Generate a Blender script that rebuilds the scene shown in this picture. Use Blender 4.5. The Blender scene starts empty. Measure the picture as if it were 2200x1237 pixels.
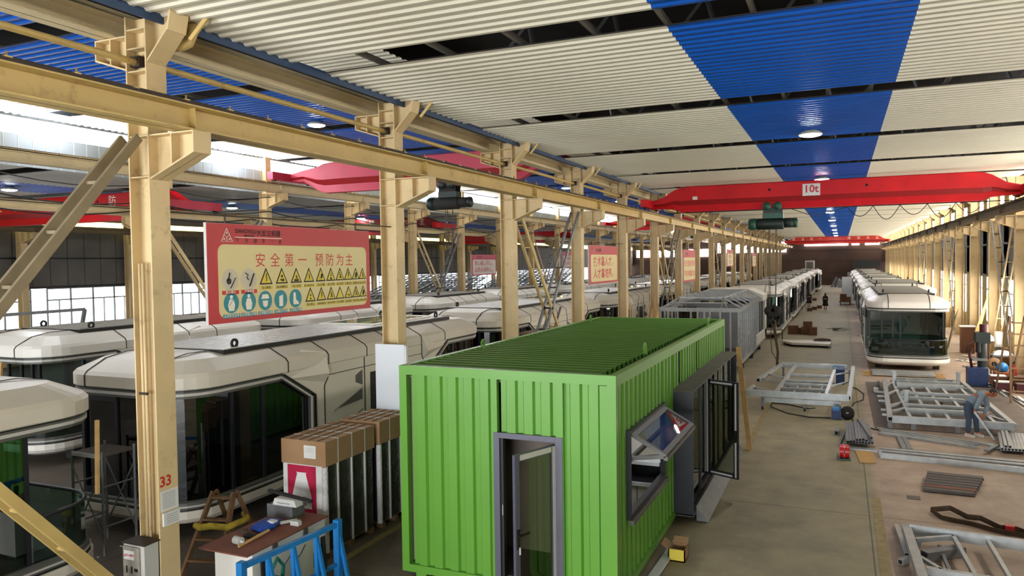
import bpy, math, random
from mathutils import Vector, Matrix
random.seed(7)
R = math.radians
scene = bpy.context.scene
col = scene.collection
# ------------------------------------------------------------------ camera, world, exposure
W, H, F = 2200.0, 1237.0, 1617.135
yaw, pitch, roll = 0.412883805, 0.0343130392, -0.0136689075
cy, sy, cp, sp = math.cos(yaw), math.sin(yaw), math.cos(pitch), math.sin(pitch)
fw = Vector((-sy*cp, cy*cp, -sp)); rt = Vector((cy, sy, 0)); up = rt.cross(fw)
r2 = math.cos(roll)*rt + math.sin(roll)*up; u2 = -math.sin(roll)*rt + math.cos(roll)*up
cam_d = bpy.data.cameras.new('camera'); cam = bpy.data.objects.new('camera', cam_d); col.objects.link(cam)
cam_d.sensor_width = 36.0; cam_d.sensor_fit = 'HORIZONTAL'; cam_d.lens = F/W*36.0
cam_d.clip_start = 0.1; cam_d.clip_end = 600
cam.matrix_world = Matrix(((r2.x, u2.x, -fw.x, 0.0), (r2.y, u2.y, -fw.y, 0.0), (r2.z, u2.z, -fw.z, 5.0), (0, 0, 0, 1)))
scene.camera = cam
vs = scene.view_settings
scene.display_settings.display_device = 'sRGB'
vs.view_transform = 'Standard'; vs.look = 'None'; vs.gamma = 1.0; vs.use_curve_mapping = False
vs.exposure = 1.25
w = bpy.data.worlds.new('world'); scene.world = w; w.use_nodes = True
bg = w.node_tree.nodes['Background']; bg.inputs[0].default_value = (0.93, 0.97, 1.0, 1); bg.inputs[1].default_value = 1.2
cyc = scene.cycles
cyc.use_denoising = True; cyc.max_bounces = 7; cyc.diffuse_bounces = 4; cyc.glossy_bounces = 3
cyc.transparent_max_bounces = 12; cyc.transmission_bounces = 4; cyc.caustics_reflective = False; cyc.caustics_refractive = False
cyc.sample_clamp_indirect = 5.0; cyc.sample_clamp_direct = 0.0
LAMP_E, STRIP_E, WIN_E, ENDSTRIP_E, SKYL_E = 85.0, 8.5, 7.0, 8.0, 8.0

def area(name, loc, rot, sx, sy_, power, color=(1, 1, 1)):
    d = bpy.data.lights.new(name, 'AREA'); d.shape = 'RECTANGLE'; d.size = sx; d.size_y = sy_; d.energy = power; d.color = color
    o = bpy.data.objects.new(name, d); col.objects.link(o); o.location = loc; o.rotation_euler = rot
    return o
# daylight coming in through the hall's open gates behind the camera
area('gate_daylight', (-2.0, -9.6, 2.3), (R(90), 0, 0), 9.0, 4.4, 1050, (0.95, 0.98, 1.0))
area('gate_daylight', (-15.5, -9.6, 2.8), (R(90), 0, 0), 9.0, 5.4, 1700, (0.95, 0.98, 1.0))

# ------------------------------------------------------------------ materials
def lin(h):
    h = h.lstrip('#'); v = [int(h[i:i+2], 16)/255 for i in (0, 2, 4)]
    return tuple((c/12.92 if c <= 0.04045 else ((c+0.055)/1.055)**2.4) for c in v)
MATS = {}
def mat(name, hexc, rough=0.6, metal=0.0, var=0.0, scale=3.0, dirt=None, dirt_amt=0.0, spec=0.5, bump=0.0, bscale=40.0, coat=0.0):
    if name in MATS: return MATS[name]
    m = bpy.data.materials.new(name); m.use_nodes = True; nt = m.node_tree; b = nt.nodes['Principled BSDF']
    c = lin(hexc); b.inputs['Base Color'].default_value = (*c, 1); b.inputs['Roughness'].default_value = rough
    b.inputs['Metallic'].default_value = metal; b.inputs['Specular IOR Level'].default_value = spec
    if coat: b.inputs['Coat Weight'].default_value = coat
    if var or dirt:
        tc = nt.nodes.new('ShaderNodeTexCoord')
        n = nt.nodes.new('ShaderNodeTexNoise'); n.inputs['Scale'].default_value = scale; n.inputs['Detail'].default_value = 5
        nt.links.new(tc.outputs['Object'], n.inputs['Vector'])
        rmp = nt.nodes.new('ShaderNodeValToRGB'); nt.links.new(n.outputs['Fac'], rmp.inputs[0])
        e = rmp.color_ramp.elements; e[0].position = 0.3; e[1].position = 0.7
        e[0].color = (*[x*(1-var) for x in c], 1); e[1].color = (*[min(1, x*(1+var)) for x in c], 1)
        out = rmp.outputs[0]
        if dirt:
            n2 = nt.nodes.new('ShaderNodeTexNoise'); n2.inputs['Scale'].default_value = scale*2.3; n2.inputs['Detail'].default_value = 8; n2.inputs['Roughness'].default_value = 0.7
            nt.links.new(tc.outputs['Object'], n2.inputs['Vector'])
            r2_ = nt.nodes.new('ShaderNodeValToRGB'); nt.links.new(n2.outputs['Fac'], r2_.inputs[0])
            q = r2_.color_ramp.elements; q[0].position = 0.56; q[0].color = (0, 0, 0, 1); q[1].position = 0.74; q[1].color = (dirt_amt,)*3+(1,)
            mx = nt.nodes.new('ShaderNodeMix'); mx.data_type = 'RGBA'
            nt.links.new(r2_.outputs[0], mx.inputs[0]); nt.links.new(out, mx.inputs[6]); mx.inputs[7].default_value = (*lin(dirt), 1)
            out = mx.outputs[2]
        nt.links.new(out, b.inputs['Base Color'])
    if bump:
        tc = nt.nodes.new('ShaderNodeTexCoord'); n3 = nt.nodes.new('ShaderNodeTexNoise'); n3.inputs['Scale'].default_value = bscale; n3.inputs['Detail'].default_value = 4
        nt.links.new(tc.outputs['Object'], n3.inputs['Vector'])
        bp = nt.nodes.new('ShaderNodeBump'); bp.inputs['Strength'].default_value = bump; bp.inputs['Distance'].default_value = 0.05
        nt.links.new(n3.outputs['Fac'], bp.inputs['Height']); nt.links.new(bp.outputs['Normal'], b.inputs['Normal'])
    MATS[name] = m; return m
def emis(name, hexc, strength):
    if name in MATS: return MATS[name]
    m = bpy.data.materials.new(name); m.use_nodes = True; b = m.node_tree.nodes['Principled BSDF']
    b.inputs['Base Color'].default_value = (*lin(hexc), 1); b.inputs['Emission Color'].default_value = (*lin(hexc), 1); b.inputs['Emission Strength'].default_value = strength
    MATS[name] = m; return m
def glass(name, tint, clear, rough=0.02, refl=0.95, base=0.05):
    # tinted pane: part of the light passes, part is mirrored
    if name in MATS: return MATS[name]
    m = bpy.data.materials.new(name); m.use_nodes = True; nt = m.node_tree
    for n in list(nt.nodes): nt.nodes.remove(n)
    o = nt.nodes.new('ShaderNodeOutputMaterial'); t = nt.nodes.new('ShaderNodeBsdfTransparent'); t.inputs[0].default_value = (*[c*clear for c in lin(tint)], 1)
    g = nt.nodes.new('ShaderNodeBsdfGlossy'); g.inputs['Roughness'].default_value = rough; g.inputs[0].default_value = (0.95*refl, 0.98*refl, refl, 1)
    lw = nt.nodes.new('ShaderNodeLayerWeight'); pw = nt.nodes.new('ShaderNodeMath'); pw.operation = 'POWER'; pw.inputs[1].default_value = 4.0
    nt.links.new(lw.outputs['Facing'], pw.inputs[0]); ma = nt.nodes.new('ShaderNodeMath'); ma.operation = 'MULTIPLY_ADD'; ma.inputs[1].default_value = 0.85; ma.inputs[2].default_value = base
    nt.links.new(pw.outputs[0], ma.inputs[0]); mx = nt.nodes.new('ShaderNodeMixShader'); nt.links.new(ma.outputs[0], mx.inputs[0]); nt.links.new(t.outputs[0], mx.inputs[1]); nt.links.new(g.outputs[0], mx.inputs[2])
    nt.links.new(mx.outputs[0], o.inputs[0]); MATS[name] = m; return m

M_BRB = mat('backlit_brown_brace', '#7d6f54', 0.65, var=0.15, scale=3)  # brown stands in for the shade on the back-lit first strut
M_COL = mat('cream_paint', '#c9b184', 0.55, var=0.10, scale=1.6, dirt='#6b5330', dirt_amt=0.55)
M_GIR = mat('yellow_paint', '#bea364', 0.5, var=0.10, scale=1.3, dirt='#5a4526', dirt_amt=0.6)
M_GIRB = mat('pale_cream_paint', '#d3c29a', 0.5, var=0.06, scale=1.3, dirt='#8a7650', dirt_amt=0.4)
M_GDARK = mat('grimy_girder_paint', '#6a5a3c', 0.7, var=0.2, scale=2)
M_RUST = mat('dark_rail_steel', '#2e2118', 0.7, var=0.3, scale=5)
M_CEILW = mat('white_ceiling_sheet', '#d8d2bf', 0.42, var=0.03, scale=0.6)
M_CEILB = mat('blue_ceiling_sheet', '#084ea6', 0.36, var=0.08, scale=0.8)
M_VOID = mat('dark_roof_lining', '#2b2622', 0.9, var=0.3, scale=0.7)
M_PURLIN = mat('galvanised_purlin', '#7d786f', 0.5, 0.3)
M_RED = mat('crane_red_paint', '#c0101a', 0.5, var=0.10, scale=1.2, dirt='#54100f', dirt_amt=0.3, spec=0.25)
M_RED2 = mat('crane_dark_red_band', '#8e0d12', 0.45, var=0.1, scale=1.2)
M_PINK = mat('faded_crane_paint', '#b8304a', 0.5, var=0.12, scale=1.0)
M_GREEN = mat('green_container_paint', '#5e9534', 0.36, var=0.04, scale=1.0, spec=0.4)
M_GREEND = mat('green_roof_shaded', '#4a7820', 0.6, var=0.08, scale=1.2)  # container green darkened for the roof, its shade put into the colour
M_WHITE = mat('white_cladding', '#e4e0d6', 0.34, var=0.02, scale=0.8)
M_CREAMW = mat('off_white_cladding', '#d2cbbb', 0.4, var=0.03, scale=0.8)
M_GREYP = mat('grey_trim', '#55544f', 0.5)
M_BLACK = mat('black_seal', '#0b0b0b', 0.5)
M_DARK = mat('dark_aluminium', '#23242a', 0.4, 0.3)
M_LTRIM = mat('light_grey_trim', '#b9b7b0', 0.4)
M_MESH = mat('dusty_grey_roof_sheet', '#8f8b82', 0.85, var=0.15, scale=3, bump=0.4, bscale=12)
M_FILM = mat('plastic_covered_sheet', '#b3afa6', 0.25, var=0.12, scale=5, bump=0.9, bscale=7)
M_PGLASS = glass('dark_tinted_glass', '#6d767a', 0.62, refl=0.85, base=0.11)
M_GGLASS = glass('green_tinted_glass', '#8fb3a2', 0.75, base=0.12)
M_CGLASS = glass('clear_glass', '#d8dccb', 0.9)
M_INT = mat('dim_interior_panel', '#7c8084', 0.6)
M_INTF = mat('interior_floor', '#3a342c', 0.6)
M_GALV = mat('galvanised_steel', '#a6aaab', 0.38, 0.55, var=0.14, scale=6)
M_GALVD = mat('dull_galvanised_steel', '#77797a', 0.5, 0.5, var=0.14, scale=6)
M_HOLE = mat('tube_bore', '#0d0d0d', 0.9)
M_WOOD = mat('pale_timber', '#c59f66', 0.7, var=0.15, scale=4)
M_WOODD = mat('old_timber', '#6e5236', 0.8, var=0.25, scale=5)
M_CARD = mat('cardboard', '#9a7855', 0.85, var=0.06, scale=4)
M_CARDD = mat('brown_carton', '#5f3c27', 0.85, var=0.1, scale=4)
M_WPAINT = mat('white_panel', '#d6dae0', 0.5)
M_RUBBER = mat('dark_rubber', '#1c1b1a', 0.8)
M_BLUE = mat('blue_paint', '#1b74b8', 0.45, var=0.1, scale=5)
M_NAVY = mat('navy_paint', '#16305e', 0.5, var=0.15, scale=5)
M_HOIST = mat('hoist_green_grime', '#0e1f1b', 0.5, var=0.35, scale=5)
M_HOISTG = mat('hoist_green', '#164a38', 0.45, var=0.2, scale=4)
M_ROPE = mat('wire_rope', '#4b4038', 0.6, 0.3)
M_SLING = mat('dirty_webbing', '#4a3a2c', 0.9, var=0.25, scale=6)
M_PLATE = mat('steel_floor_plate', '#55493f', 0.6, 0.2, var=0.2, scale=1.5)
M_DPLATE = mat('dark_steel_plate', '#4c4744', 0.5, 0.4, var=0.15, scale=5)
M_BRICK = mat('rust_stained_plate', '#6e4130', 0.6, 0.2, var=0.2, scale=5)
M_WALLG = mat('grey_wall_sheet', '#5d5a54', 0.6, var=0.15, scale=0.8)
M_WALLL = mat('pale_grey_wall_sheet', '#8d959a', 0.5, var=0.05, scale=1)
M_WALLB = mat('brown_end_wall', '#4a352b', 0.8, var=0.2, scale=0.4)
M_WALLC = mat('beige_masonry', '#aa9a6e', 0.8, var=0.15, scale=1.2, dirt='#6a5c40', dirt_amt=0.5)
M_SIGNR = mat('sign_red', '#b3272c', 0.5, var=0.06, scale=1.5)
M_SIGNP = mat('faded_sign_red', '#b5445c', 0.5, var=0.06, scale=1.5)
M_SIGNC = mat('sign_cream', '#d3c48e', 0.55, var=0.04, scale=1.5)
M_SIGNW = mat('sign_white', '#c9c4bd', 0.55, var=0.03, scale=1.5)
M_TXTR = mat('sign_red_letters', '#c0262a', 0.5)
M_TXTP = mat('sign_dull_red_letters', '#a8283a', 0.5)
M_TXTK = mat('black_print', '#16140f', 0.6)
M_TXTW = mat('white_print', '#e6dfcf', 0.6)
M_SYEL = mat('sign_yellow', '#d6bf3c', 0.55)
M_SYELD = mat('sign_yellow_label', '#cdb94e', 0.55)
M_STEAL = mat('sign_teal', '#1f7f8c', 0.55)
M_SGREY = mat('sign_grey_disc', '#c2b9a4', 0.55)
M_CLIP = mat('steel_clip', '#8b7442', 0.5, 0.2)
M_PAPER = mat('paper', '#d4d4d0', 0.8, var=0.03, scale=6)
M_SKIN = mat('skin', '#a8633f', 0.6); M_HAIR = mat('black_hair', '#14100e', 0.6)
M_SHIRT = mat('grey_blue_workwear', '#7b8893', 0.85, var=0.12, scale=8); M_PANTS = mat('blue_grey_trousers', '#414e60', 0.85, var=0.12, scale=8)
M_SHOE = mat('white_shoe', '#c9c5bc', 0.7); M_BLKCL = mat('black_cloth', '#15141a', 0.9)
E_LAMP = emis('lamp_glow', '#ffffff', LAMP_E)
E_STRIP = emis('daylit_clerestory_sheet', '#f2f6ff', STRIP_E)
E_SKYL = emis('daylit_roof_light', '#f4f7ff', SKYL_E)
E_WIN = emis('daylit_window_pane', '#fff7ea', WIN_E)
E_WINU = emis('daylit_upper_window_pane', '#fff9ee', 9.0)
E_WINL = emis('daylit_left_window_pane', '#eaf2fb', 1.1)
E_END = emis('daylit_end_strip', '#fff6f4', ENDSTRIP_E)
E_YEL = emis('daylit_yellowed_sheet', '#dfe08a', 1.6)

# ------------------------------------------------------------------ mesh builder
class MB:
    def __init__(s): s.v = []; s.f = []; s.m = []; s.sm = []
    def add(s, vs_, fs, m, smooth=False):
        b = len(s.v); s.v += [Vector(p) for p in vs_]
        for f in fs: s.f.append([b+i for i in f]); s.m.append(m); s.sm.append(smooth)
        return s
    def box(s, x0, x1, y0, y1, z0, z1, m):
        return s.add([(x0,y0,z0),(x1,y0,z0),(x1,y1,z0),(x0,y1,z0),(x0,y0,z1),(x1,y0,z1),(x1,y1,z1),(x0,y1,z1)],
                     [(0,3,2,1),(4,5,6,7),(0,1,5,4),(1,2,6,5),(2,3,7,6),(3,0,4,7)], m)
    def bar(s, p, q, w_, h_, m, upv=(0,0,1)):
        p, q = Vector(p), Vector(q); d = (q-p).normalized(); u_ = Vector(upv)
        if abs(d.dot(u_)) > 0.98: u_ = Vector((0,1,0))
        a = d.cross(u_).normalized(); b = a.cross(d).normalized(); vv = []
        for c in (p, q):
            for i, j in ((-1,-1),(1,-1),(1,1),(-1,1)): vv.append(c + a*(i*w_/2) + b*(j*h_/2))
        return s.add(vv, [(0,1,2,3),(7,6,5,4),(0,4,5,1),(1,5,6,2),(2,6,7,3),(3,7,4,0)], m)
    def cyl(s, p, q, r, m, n=12, r_1=None, smooth=True, caps=True):
        p, q = Vector(p), Vector(q); d = (q-p).normalized(); u_ = Vector((0,0,1)) if abs(d.z) < 0.9 else Vector((1,0,0))
        a = d.cross(u_).normalized(); b = d.cross(a); rr_ = r if r_1 is None else r_1; vv = []
        for c, rad in ((p, r), (q, rr_)):
            for i in range(n): t = 2*math.pi*i/n; vv.append(c + a*(rad*math.cos(t)) + b*(rad*math.sin(t)))
        s.add(vv, [(i, (i+1) % n, n+(i+1) % n, n+i) for i in range(n)], m, smooth)
        if caps: s.add(vv, [tuple(range(n-1, -1, -1)), tuple(range(n, 2*n))], m)
        return s
    def tube(s, pts, r, m, n=6, closed=False):
        pts = [Vector(p) for p in pts]; N = len(pts); vv = []; pa = None
        for i, p in enumerate(pts):
            d = (pts[(i+1) % N]-pts[i-1]) if closed else (pts[min(i+1, N-1)]-pts[max(i-1, 0)])
            d.normalize(); u_ = pa if pa is not None else (Vector((0,0,1)) if abs(d.z) < 0.9 else Vector((1,0,0)))
            a = u_ - d*u_.dot(d)
            if a.length < 1e-4: a = Vector((1,0,0)) - d*d.x
            a.normalize(); b = d.cross(a); pa = a
            for k in range(n): t = 2*math.pi*k/n; vv.append(p + a*(r*math.cos(t)) + b*(r*math.sin(t)))
        fs = []
        for i in range(N if closed else N-1):
            j = (i+1) % N
            for k in range(n): fs.append((i*n+k, i*n+(k+1) % n, j*n+(k+1) % n, j*n+k))
        if not closed: fs += [tuple(range(n-1, -1, -1)), tuple(range((N-1)*n, N*n))]
        return s.add(vv, fs, m, True)
    def prism(s, poly, axis, a0, a1, m):
        # poly in the two other axes; axis 'x': (y,z)  'y': (x,z)  'z': (x,y)
        n = len(poly)
        def mk(u_, v_, a): return {'x': (a, u_, v_), 'y': (u_, a, v_), 'z': (u_, v_, a)}[axis]
        vv = [mk(u_, v_, a0) for u_, v_ in poly] + [mk(u_, v_, a1) for u_, v_ in poly]
        return s.add(vv, [tuple(range(n-1, -1, -1)), tuple(range(n, 2*n))] + [(i, (i+1) % n, n+(i+1) % n, n+i) for i in range(n)], m)
    def loft(s, loops, m, cap0=True, cap1=True, smooth=False):
        n = len(loops[0]); vv = [p for L in loops for p in L]; fs = []
        for i in range(len(loops)-1):
            for k in range(n): fs.append((i*n+k, i*n+(k+1) % n, (i+1)*n+(k+1) % n, (i+1)*n+k))
        if cap0: fs.append(tuple(range(n-1, -1, -1)))
        if cap1: fs.append(tuple(range((len(loops)-1)*n, len(loops)*n)))
        return s.add(vv, fs, m, smooth)
    def lathe(s, prof, c, m, n=16, axis='z', smooth=True):
        vv = []; c = Vector(c)
        for r_, h_ in prof:
            for k in range(n):
                t = 2*math.pi*k/n; a, b = r_*math.cos(t), r_*math.sin(t)
                vv.append(c + Vector({'z': (a, b, h_), 'x': (h_, a, b), 'y': (a, h_, b)}[axis]))
        fs = [(i*n+k, i*n+(k+1) % n, (i+1)*n+(k+1) % n, (i+1)*n+k) for i in range(len(prof)-1) for k in range(n)]
        return s.add(vv, fs, m, smooth)
    def corr(s, axis, u0, u1, v0, v1, base, depth, pitch, m, top=0.45, slope=0.12, thick=0.0):
        # corrugated sheet: profile runs along u, ridges along v; axis = normal: 'x' (u=y,v=z) 'y' (u=x,v=z) 'z' (u=y,v=x) 'Z' (u=x,v=y)
        us = []; u_ = u0; lev = 0
        while u_ < u1 - 1e-6:
            for fr, h_ in ((0, 0), (top, 0), (top+slope, 1), (1-slope, 1)):
                q = u_ + fr*pitch
                if q < u1: us.append((q, h_*depth))
            u_ += pitch
        us.append((u1, 0.0)); vv = []
        for q, h_ in us:
            for v_ in (v0, v1):
                vv.append({'x': (base+h_, q, v_), 'y': (q, base+h_, v_), 'z': (v_, q, base+h_), 'Z': (q, v_, base+h_)}[axis])
        fs = [(2*i, 2*i+2, 2*i+3, 2*i+1) for i in range(len(us)-1)]
        return s.add(vv, fs, m)
    def xf(s, M_):
        s.v = [M_ @ p for p in s.v]; return s
    def merge(s, o, M_=None):
        b = len(s.v); s.v += [(M_ @ p if M_ else p.copy()) for p in o.v]; s.f += [[b+i for i in f] for f in o.f]; s.m += o.m; s.sm += o.sm
        return s
def mesh_of(name, mb, shift=None):
    me = bpy.data.meshes.new(name); sh = shift or Vector((0, 0, 0))
    me.from_pydata([tuple(p-sh) for p in mb.v], [], mb.f)
    ms = []
    for m in mb.m:
        if m not in ms: ms.append(m)
    for m in ms: me.materials.append(m)
    idx = {m: i for i, m in enumerate(ms)}
    me.polygons.foreach_set('material_index', [idx[m] for m in mb.m]); me.polygons.foreach_set('use_smooth', mb.sm)
    me.update(); return me
def tag(o, label, cat, group=None, kind=None):
    o['label'] = label; o['category'] = cat
    if group: o['group'] = group
    if kind: o['kind'] = kind
    return o
def T(name, label, cat, loc=(0, 0, 0), rz=0.0, group=None):
    o = bpy.data.objects.new(name, None); col.objects.link(o); o.location = loc; o.rotation_euler = (0, 0, rz); o.empty_display_size = 0.2
    return tag(o, label, cat, group)
def P(name, mb, parent, world=True, label=None):
    # a part; geometry given in world coordinates unless world=False
    sh = Vector((0, 0, 0))
    if world:
        r_ = parent
        while r_ is not None: sh = sh + r_.location; r_ = r_.parent
    o = bpy.data.objects.new(name, mesh_of(name, mb, sh)); col.objects.link(o); o.parent = parent
    if label: o['label'] = label
    return o
def O(name, mb, label, cat, loc, group=None):
    # a thing that is one mesh, geometry in world coordinates
    o = bpy.data.objects.new(name, mesh_of(name, mb, Vector(loc))); col.objects.link(o); o.location = loc
    return tag(o, label, cat, group)
def S(name, mb, parent=None):
    o = bpy.data.objects.new(name, mesh_of(name, mb)); col.objects.link(o)
    if parent is not None: o.parent = parent
    else: o['kind'] = 'structure'
    return o
def dup(root, loc, rz=0.0, label=None, group=None, scale=None):
    r_ = root.copy(); col.objects.link(r_); r_.location = loc; r_.rotation_euler = (0, 0, rz)
    if label: r_['label'] = label
    if group: r_['group'] = group
    if scale: r_.scale = scale
    for ch in list(root.children):
        c = ch.copy(); col.objects.link(c); c.parent = r_
        for g in ch.children:
            d = g.copy(); col.objects.link(d); d.parent = c
    return r_
_fc = {}
def text_mesh(s, bold):
    k = (s, bold)
    if k in _fc: return _fc[k]
    cu = bpy.data.curves.new('lettering', 'FONT'); cu.body = s; cu.align_x = 'CENTER'; cu.align_y = 'CENTER'; cu.size = 1.0; cu.offset = bold; cu.resolution_u = 2
    to = bpy.data.objects.new('lettering', cu); col.objects.link(to); bpy.context.view_layer.update()
    dg = bpy.context.evaluated_depsgraph_get(); me = bpy.data.meshes.new_from_object(to.evaluated_get(dg))
    vv = [v.co.copy() for v in me.vertices]; fs = [tuple(p.vertices) for p in me.polygons]
    bpy.data.objects.remove(to); bpy.data.curves.remove(cu); bpy.data.meshes.remove(me)
    _fc[k] = (vv, fs); return _fc[k]
def put_text(mb, s, c, u_, v_, size, m, bold=0.012, sx=1.0):
    vv, fs = text_mesh(s, bold); c, u_, v_ = Vector(c), Vector(u_), Vector(v_)
    mb.add([c + u_*(p.x*size*sx) + v_*(p.y*size) for p in vv], fs, m)
ORD = ['first', 'second', 'third', 'fourth', 'fifth', 'sixth', 'seventh', 'eighth', 'ninth', 'tenth', 'eleventh', 'twelfth', 'thirteenth', 'fourteenth', 'fifteenth', 'sixteenth', 'seventeenth', 'eighteenth', 'nineteenth', 'twentieth', 'twenty-first']
# ------------------------------------------------------------------ floor
def floor_material():
    m = bpy.data.materials.new('stained_concrete'); m.use_nodes = True; nt = m.node_tree; b = nt.nodes['Principled BSDF']; L = nt.links.new
    tc = nt.nodes.new('ShaderNodeTexCoord'); sx = nt.nodes.new('ShaderNodeSeparateXYZ'); L(tc.outputs['Object'], sx.inputs[0])
    def noise(scale, det=6, rough=0.6):
        n = nt.nodes.new('ShaderNodeTexNoise'); n.inputs['Scale'].default_value = scale; n.inputs['Detail'].default_value = det; n.inputs['Roughness'].default_value = rough
        L(tc.outputs['Object'], n.inputs['Vector']); return n.outputs['Fac']
    def ramp(src, p0, c0, p1, c1):
        r_ = nt.nodes.new('ShaderNodeValToRGB'); L(src, r_.inputs[0]); e = r_.color_ramp.elements
        e[0].position = p0; e[0].color = (*c0, 1); e[1].position = p1; e[1].color = (*c1, 1); return r_.outputs[0]
    def mix(f, a, c):
        x = nt.nodes.new('ShaderNodeMix'); x.data_type = 'RGBA'
        for s, v in ((0, f), (6, a), (7, c)):
            if isinstance(v, tuple): x.inputs[s].default_value = (*v, 1)
            elif isinstance(v, float): x.inputs[s].default_value = v
            else: L(v, x.inputs[s])
        return x.outputs[2]
    def mth(op, a, b_=0.0, c_=None):
        n = nt.nodes.new('ShaderNodeMath'); n.operation = op
        for i, v in enumerate((a, b_, c_)):
            if v is None: continue
            if isinstance(v, float): n.inputs[i].default_value = v
            else: L(v, n.inputs[i])
        return n.outputs[0]
    def step(src, a, b_):
        n = nt.nodes.new('ShaderNodeMapRange'); L(src, n.inputs[0]); n.inputs[1].default_value = a; n.inputs[2].default_value = b_; return n.outputs[0]
    big, mid, fine = noise(0.35), noise(1.4), noise(9.0, 8, 0.75)
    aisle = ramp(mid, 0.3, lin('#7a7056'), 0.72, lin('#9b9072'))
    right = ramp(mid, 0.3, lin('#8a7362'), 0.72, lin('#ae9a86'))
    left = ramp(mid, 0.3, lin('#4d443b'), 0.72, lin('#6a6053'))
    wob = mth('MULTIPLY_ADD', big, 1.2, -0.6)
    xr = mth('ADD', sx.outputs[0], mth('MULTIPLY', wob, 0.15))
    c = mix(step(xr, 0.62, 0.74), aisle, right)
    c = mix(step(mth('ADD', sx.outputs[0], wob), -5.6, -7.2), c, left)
    c = mix(mth('MULTIPLY', ramp(fine, 0.58, (0, 0, 0), 0.8, (1, 1, 1)), 0.45), c, lin('#b3a995'))
    c = mix(mth('MULTIPLY', ramp(noise(0.9, 7, 0.7), 0.52, (0, 0, 0), 0.72, (1, 1, 1)), 0.45), c, lin('#4a4237'))
    # saw-cut joints across the aisle and along it
    jy = mth('ABSOLUTE', mth('SUBTRACT', mth('FRACT', mth('DIVIDE', mth('ADD', sx.outputs[1], 5.05), 6.0)), 0.5))
    jx = mth('ABSOLUTE', mth('SUBTRACT', mth('FRACT', mth('DIVIDE', mth('ADD', sx.outputs[0], 2.5), 6.0)), 0.5))
    j = mth('MINIMUM', jy, jx); c = mix(mth('MULTIPLY', mth('LESS_THAN', j, 0.0022), 0.7), c, lin('#2c261f'))
    L(c, b.inputs['Base Color']); b.inputs['Roughness'].default_value = 0.62
    rr_ = nt.nodes.new('ShaderNodeMapRange'); L(mid, rr_.inputs[0]); rr_.inputs[3].default_value = 0.4; rr_.inputs[4].default_value = 0.8; L(rr_.outputs[0], b.inputs['Roughness'])
    return m
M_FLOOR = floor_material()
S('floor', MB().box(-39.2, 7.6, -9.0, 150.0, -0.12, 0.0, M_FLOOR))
M_YLINE = mat('worn_yellow_line', '#8a7850', 0.7, var=0.25, scale=6)
S('trim_1', MB().box(0.57, 0.74, 2.0, 17.2, 0.0005, 0.004, M_YLINE))
S('trim_2', MB().box(-2.35, -2.2, 20.0, 31.0, 0.0005, 0.004, M_YLINE))
S('trim_3', MB().box(-7.8, -7.66, 8.6, 12.5, 0.0005, 0.004, M_YLINE))

# ------------------------------------------------------------------ ceilings, one object per strip of sheets
def ceiling(z, xs, y0, y1):
    mb = MB()
    for xa, xb, m in xs: mb.corr('z', y0, y1, xa, xb, z, -0.03, 0.25, m, 0.5, 0.13)
    mb.box(xs[0][0], xs[-1][1], y0, y1, z+0.012, z+0.02, M_VOID)
    S('ceiling', mb)
for k in range(-3, 23):
    ceiling(8.32, [(-8.2, -2.28, M_CEILW), (-2.28, 0.93, M_CEILB), (0.93, 6.75, M_CEILW)], 10.8+6.1*k, 16.12+6.1*k)
for k in range(-3, 24):
    ceiling(9.64, [(-22.6, -16.95, M_CEILW), (-16.95, -13.6, M_CEILB), (-13.6, -9.1, M_CEILW)], 10.35+5.55*k, 15.1+5.55*k)
M_CEILG = mat('grey_white_ceiling_sheet', '#aaa59c', 0.45, var=0.03, scale=0.6)
for k in range(-2, 20):
    ceiling(8.25, [(-38.5, -31.4, M_CEILG), (-31.4, -28.3, M_CEILB), (-28.3, -22.9, M_CEILG)], 10.9+6.0*k, 15.9+6.0*k)
S('ceiling', MB().box(-22.75, 7.6, -9, 150, 10.6, 10.7, M_VOID))
S('ceiling', MB().box(-39.2, -22.75, -9, 150, 9.6, 9.7, M_VOID))
for z, xs in ((8.40, [-7.2, -5.9, -4.6, -3.4, -2.32, -1.13, -0.27, 0.55, 1.9, 3.2, 4.5, 5.8]), (9.72, [-21.4, -19.6, -18, -16.6, -15, -13.4, -11.8, -10.2])):
    mb = MB()
    for x in xs: mb.box(x-0.03, x+0.03, -8, 148, z, z+0.09, M_PURLIN)
    S('ceiling', mb)
mb = MB()
for y in range(1, 60, 6):
    for x in range(-8, 6, 2):
        mb.bar((x, y+2.6, 8.5), (x+1.4, y+3.2, 10.5), 0.07, 0.07, M_GALVD); mb.bar((x+1.4, y+3.2, 10.5), (x+2, y+2.6, 8.5), 0.07, 0.07, M_GALVD)
S('ceiling', mb)
S('trim_4', MB().box(-8.24, -8.2, 0, 140, 8.2, 8.345, mat('blue_flashing', '#1d3a5c', 0.5)))
# roof lights let into the bay-two ceiling beside the clerestory
for k in range(5): S('ceiling', MB().box(-22.35, -21.5, 7.3+7.65*k, 9.0+7.65*k, 9.58, 9.60, E_SKYL))

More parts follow.
